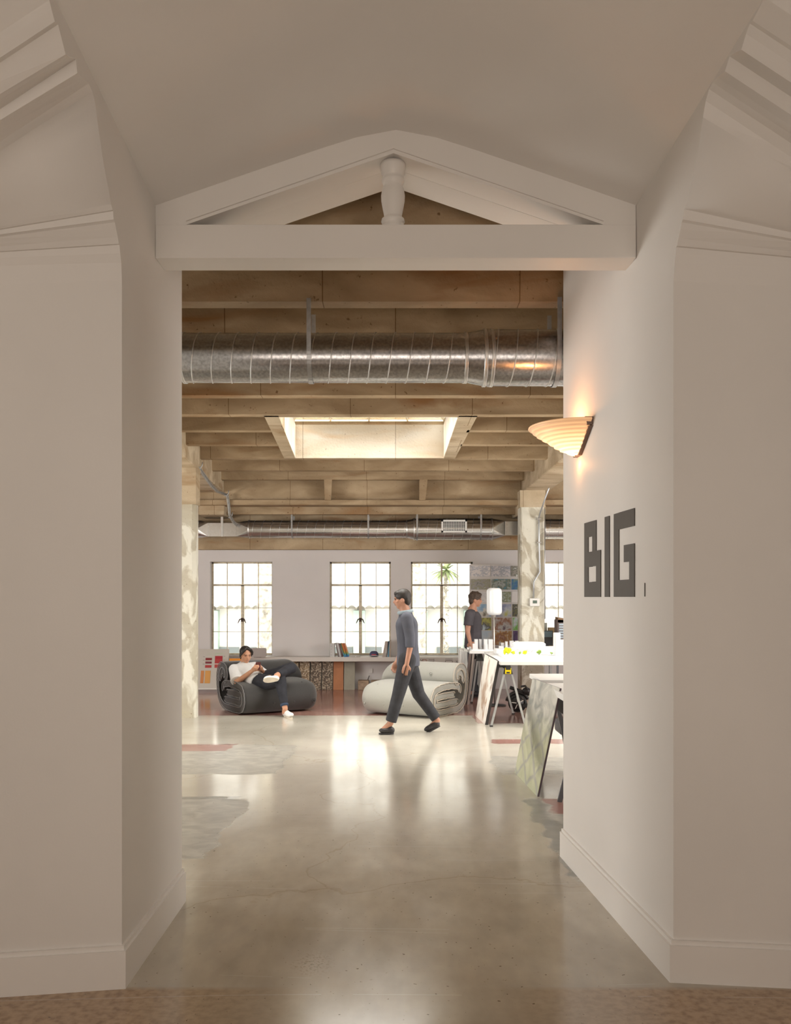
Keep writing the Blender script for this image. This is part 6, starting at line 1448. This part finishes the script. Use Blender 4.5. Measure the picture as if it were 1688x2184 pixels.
po = slab3(W1 + Vector((-0.025, 0.0, -0.085)), Vector((0.3, 0, 1)).normalized(), Vector((0, 1, 0)), Vector((1, 0, -0.3)).normalized(), 0.07, 0.036, 0.005, M('walker_phone', (0.03, 0.02, 0.02), 0.4), 'phone', origin=W1 + Vector((-0.025, 0, -0.085)))
tag(po, 'dark phone carried low in the walking person\'s hand', 'phone')

# ---------------- the person standing by the poster board
YS = 14.32
def q(px, py, dy=0.0): return W(px, py, YS + dy)
B = Blob(); hc = q(1014.5, 1279); hd = head(B, hc, (1, -0.12, -0.05), (0, 0, 1), 1.02)
nb, nt_ = q(1008, 1300), q(1011, 1289)
B.chain([nb, nt_], [0.062, 0.055])
B.chain([nb, q(1009, 1318), q(1009, 1345), q(1008, 1375)], [0.075, 0.125, 0.115, 0.12])
S1, S2 = q(1002, 1310, -0.19), q(1008, 1309, 0.19)
E1, W1 = q(998, 1347, -0.22), q(1004, 1373, -0.23)
B.chain([S1, E1, W1], [0.052, 0.040, 0.028]); hand(B, W1, (0.25, 0, -1), (0.3, 1, 0), 0.5, side=-1)
E2, W2 = q(1004, 1346, 0.22), q(1014, 1372, 0.2)
B.chain([S2, E2, W2], [0.052, 0.040, 0.028]); hand(B, W2, (0.25, 0, -1), (0.2, -1, 0), 0.5, side=1)
for sg in (-1, 1):
    B.chain([q(1008, 1378, sg * 0.09), q(1010, 1430, sg * 0.1), Vector((X_(1007, YS), YS + sg * 0.1, 0.09))], [0.09, 0.062, 0.038]); B.chain([Vector((X_(1007, YS), YS + sg * 0.1, 0.06)), Vector((X_(1007, YS) + 0.14, YS + sg * 0.11, 0.04))], [0.038, 0.028])
P3_ = B.build('person', SKIN2, None, vox=0.007, it=3, origin=Vector((X_(1008, YS), YS, 0.0)))
tag(P3_, 'person in a dark grey t-shirt standing in profile beside the poster board', 'person')
face(P3_, hd, closed=False)
r, f, u, c = hd
B = Blob(); B.ell(c + u * 0.045 - f * 0.014, (0.090, 0.106, 0.090), (r, f, u)); B.ell(c - f * 0.06 - u * 0.012, (0.078, 0.052, 0.08), (r, f, u)); B.ell(c + u * 0.085 + f * 0.045, (0.066, 0.055, 0.034), (r, f, u))
rn = random.Random(5)
for k in range(26):
    a = rn.uniform(0, 2 * math.pi); e_ = rn.uniform(0.1, 1.2); B.ell(c - f * 0.012 + u * 0.04 + (r * math.cos(a) * math.cos(e_) * 0.085 + f * math.sin(a) * math.cos(e_) * 0.095 + u * math.sin(e_) * 0.09), (0.02, 0.02, 0.018), None, 8, 6)
B.build('hair', HAIRB, P3_, vox=0.008, it=2)
TG = M('tshirt_charcoal', (0.075, 0.068, 0.078), 0.9, var=0.12, scale=6, bump=0.4, bscale=10)
B = Blob(); B.chain([q(1008, 1306), q(1009, 1320), q(1010, 1348), q(1010, 1366)], [0.088, 0.145, 0.135, 0.140]); B.cap(S1, S2, 0.078, 0.078)
B.cyl([S1, S1.lerp(E1, 0.66)], [0.076, 0.078]); B.cyl([S2, S2.lerp(E2, 0.66)], [0.076, 0.078]); B.cyl([q(1010, 1362), q(1009.5, 1381)], [0.142, 0.146])
B.build('tshirt', TG, P3_, vox=0.009, it=5)
B = Blob(); B.chain([q(1008, 1376), q(1008, 1386)], [0.13, 0.13])
for sg in (-1, 1): B.chain([q(1008, 1384, sg * 0.08), q(1010, 1430, sg * 0.1)], [0.105, 0.078]); B.cyl([q(1010, 1430, sg * 0.1), Vector((X_(1007, YS), YS + sg * 0.1, 0.10))], [0.078, 0.068])
B.build('trousers', TR2, P3_, vox=0.009, it=5)
for sg in (-1, 1): shoe(Vector((X_(1006, YS), YS + sg * 0.1, 0.048)), Vector((X_(1006, YS) + 0.19, YS + sg * 0.11, 0.046)), (0, 0, -1), SHD, SHD, par=P3_)
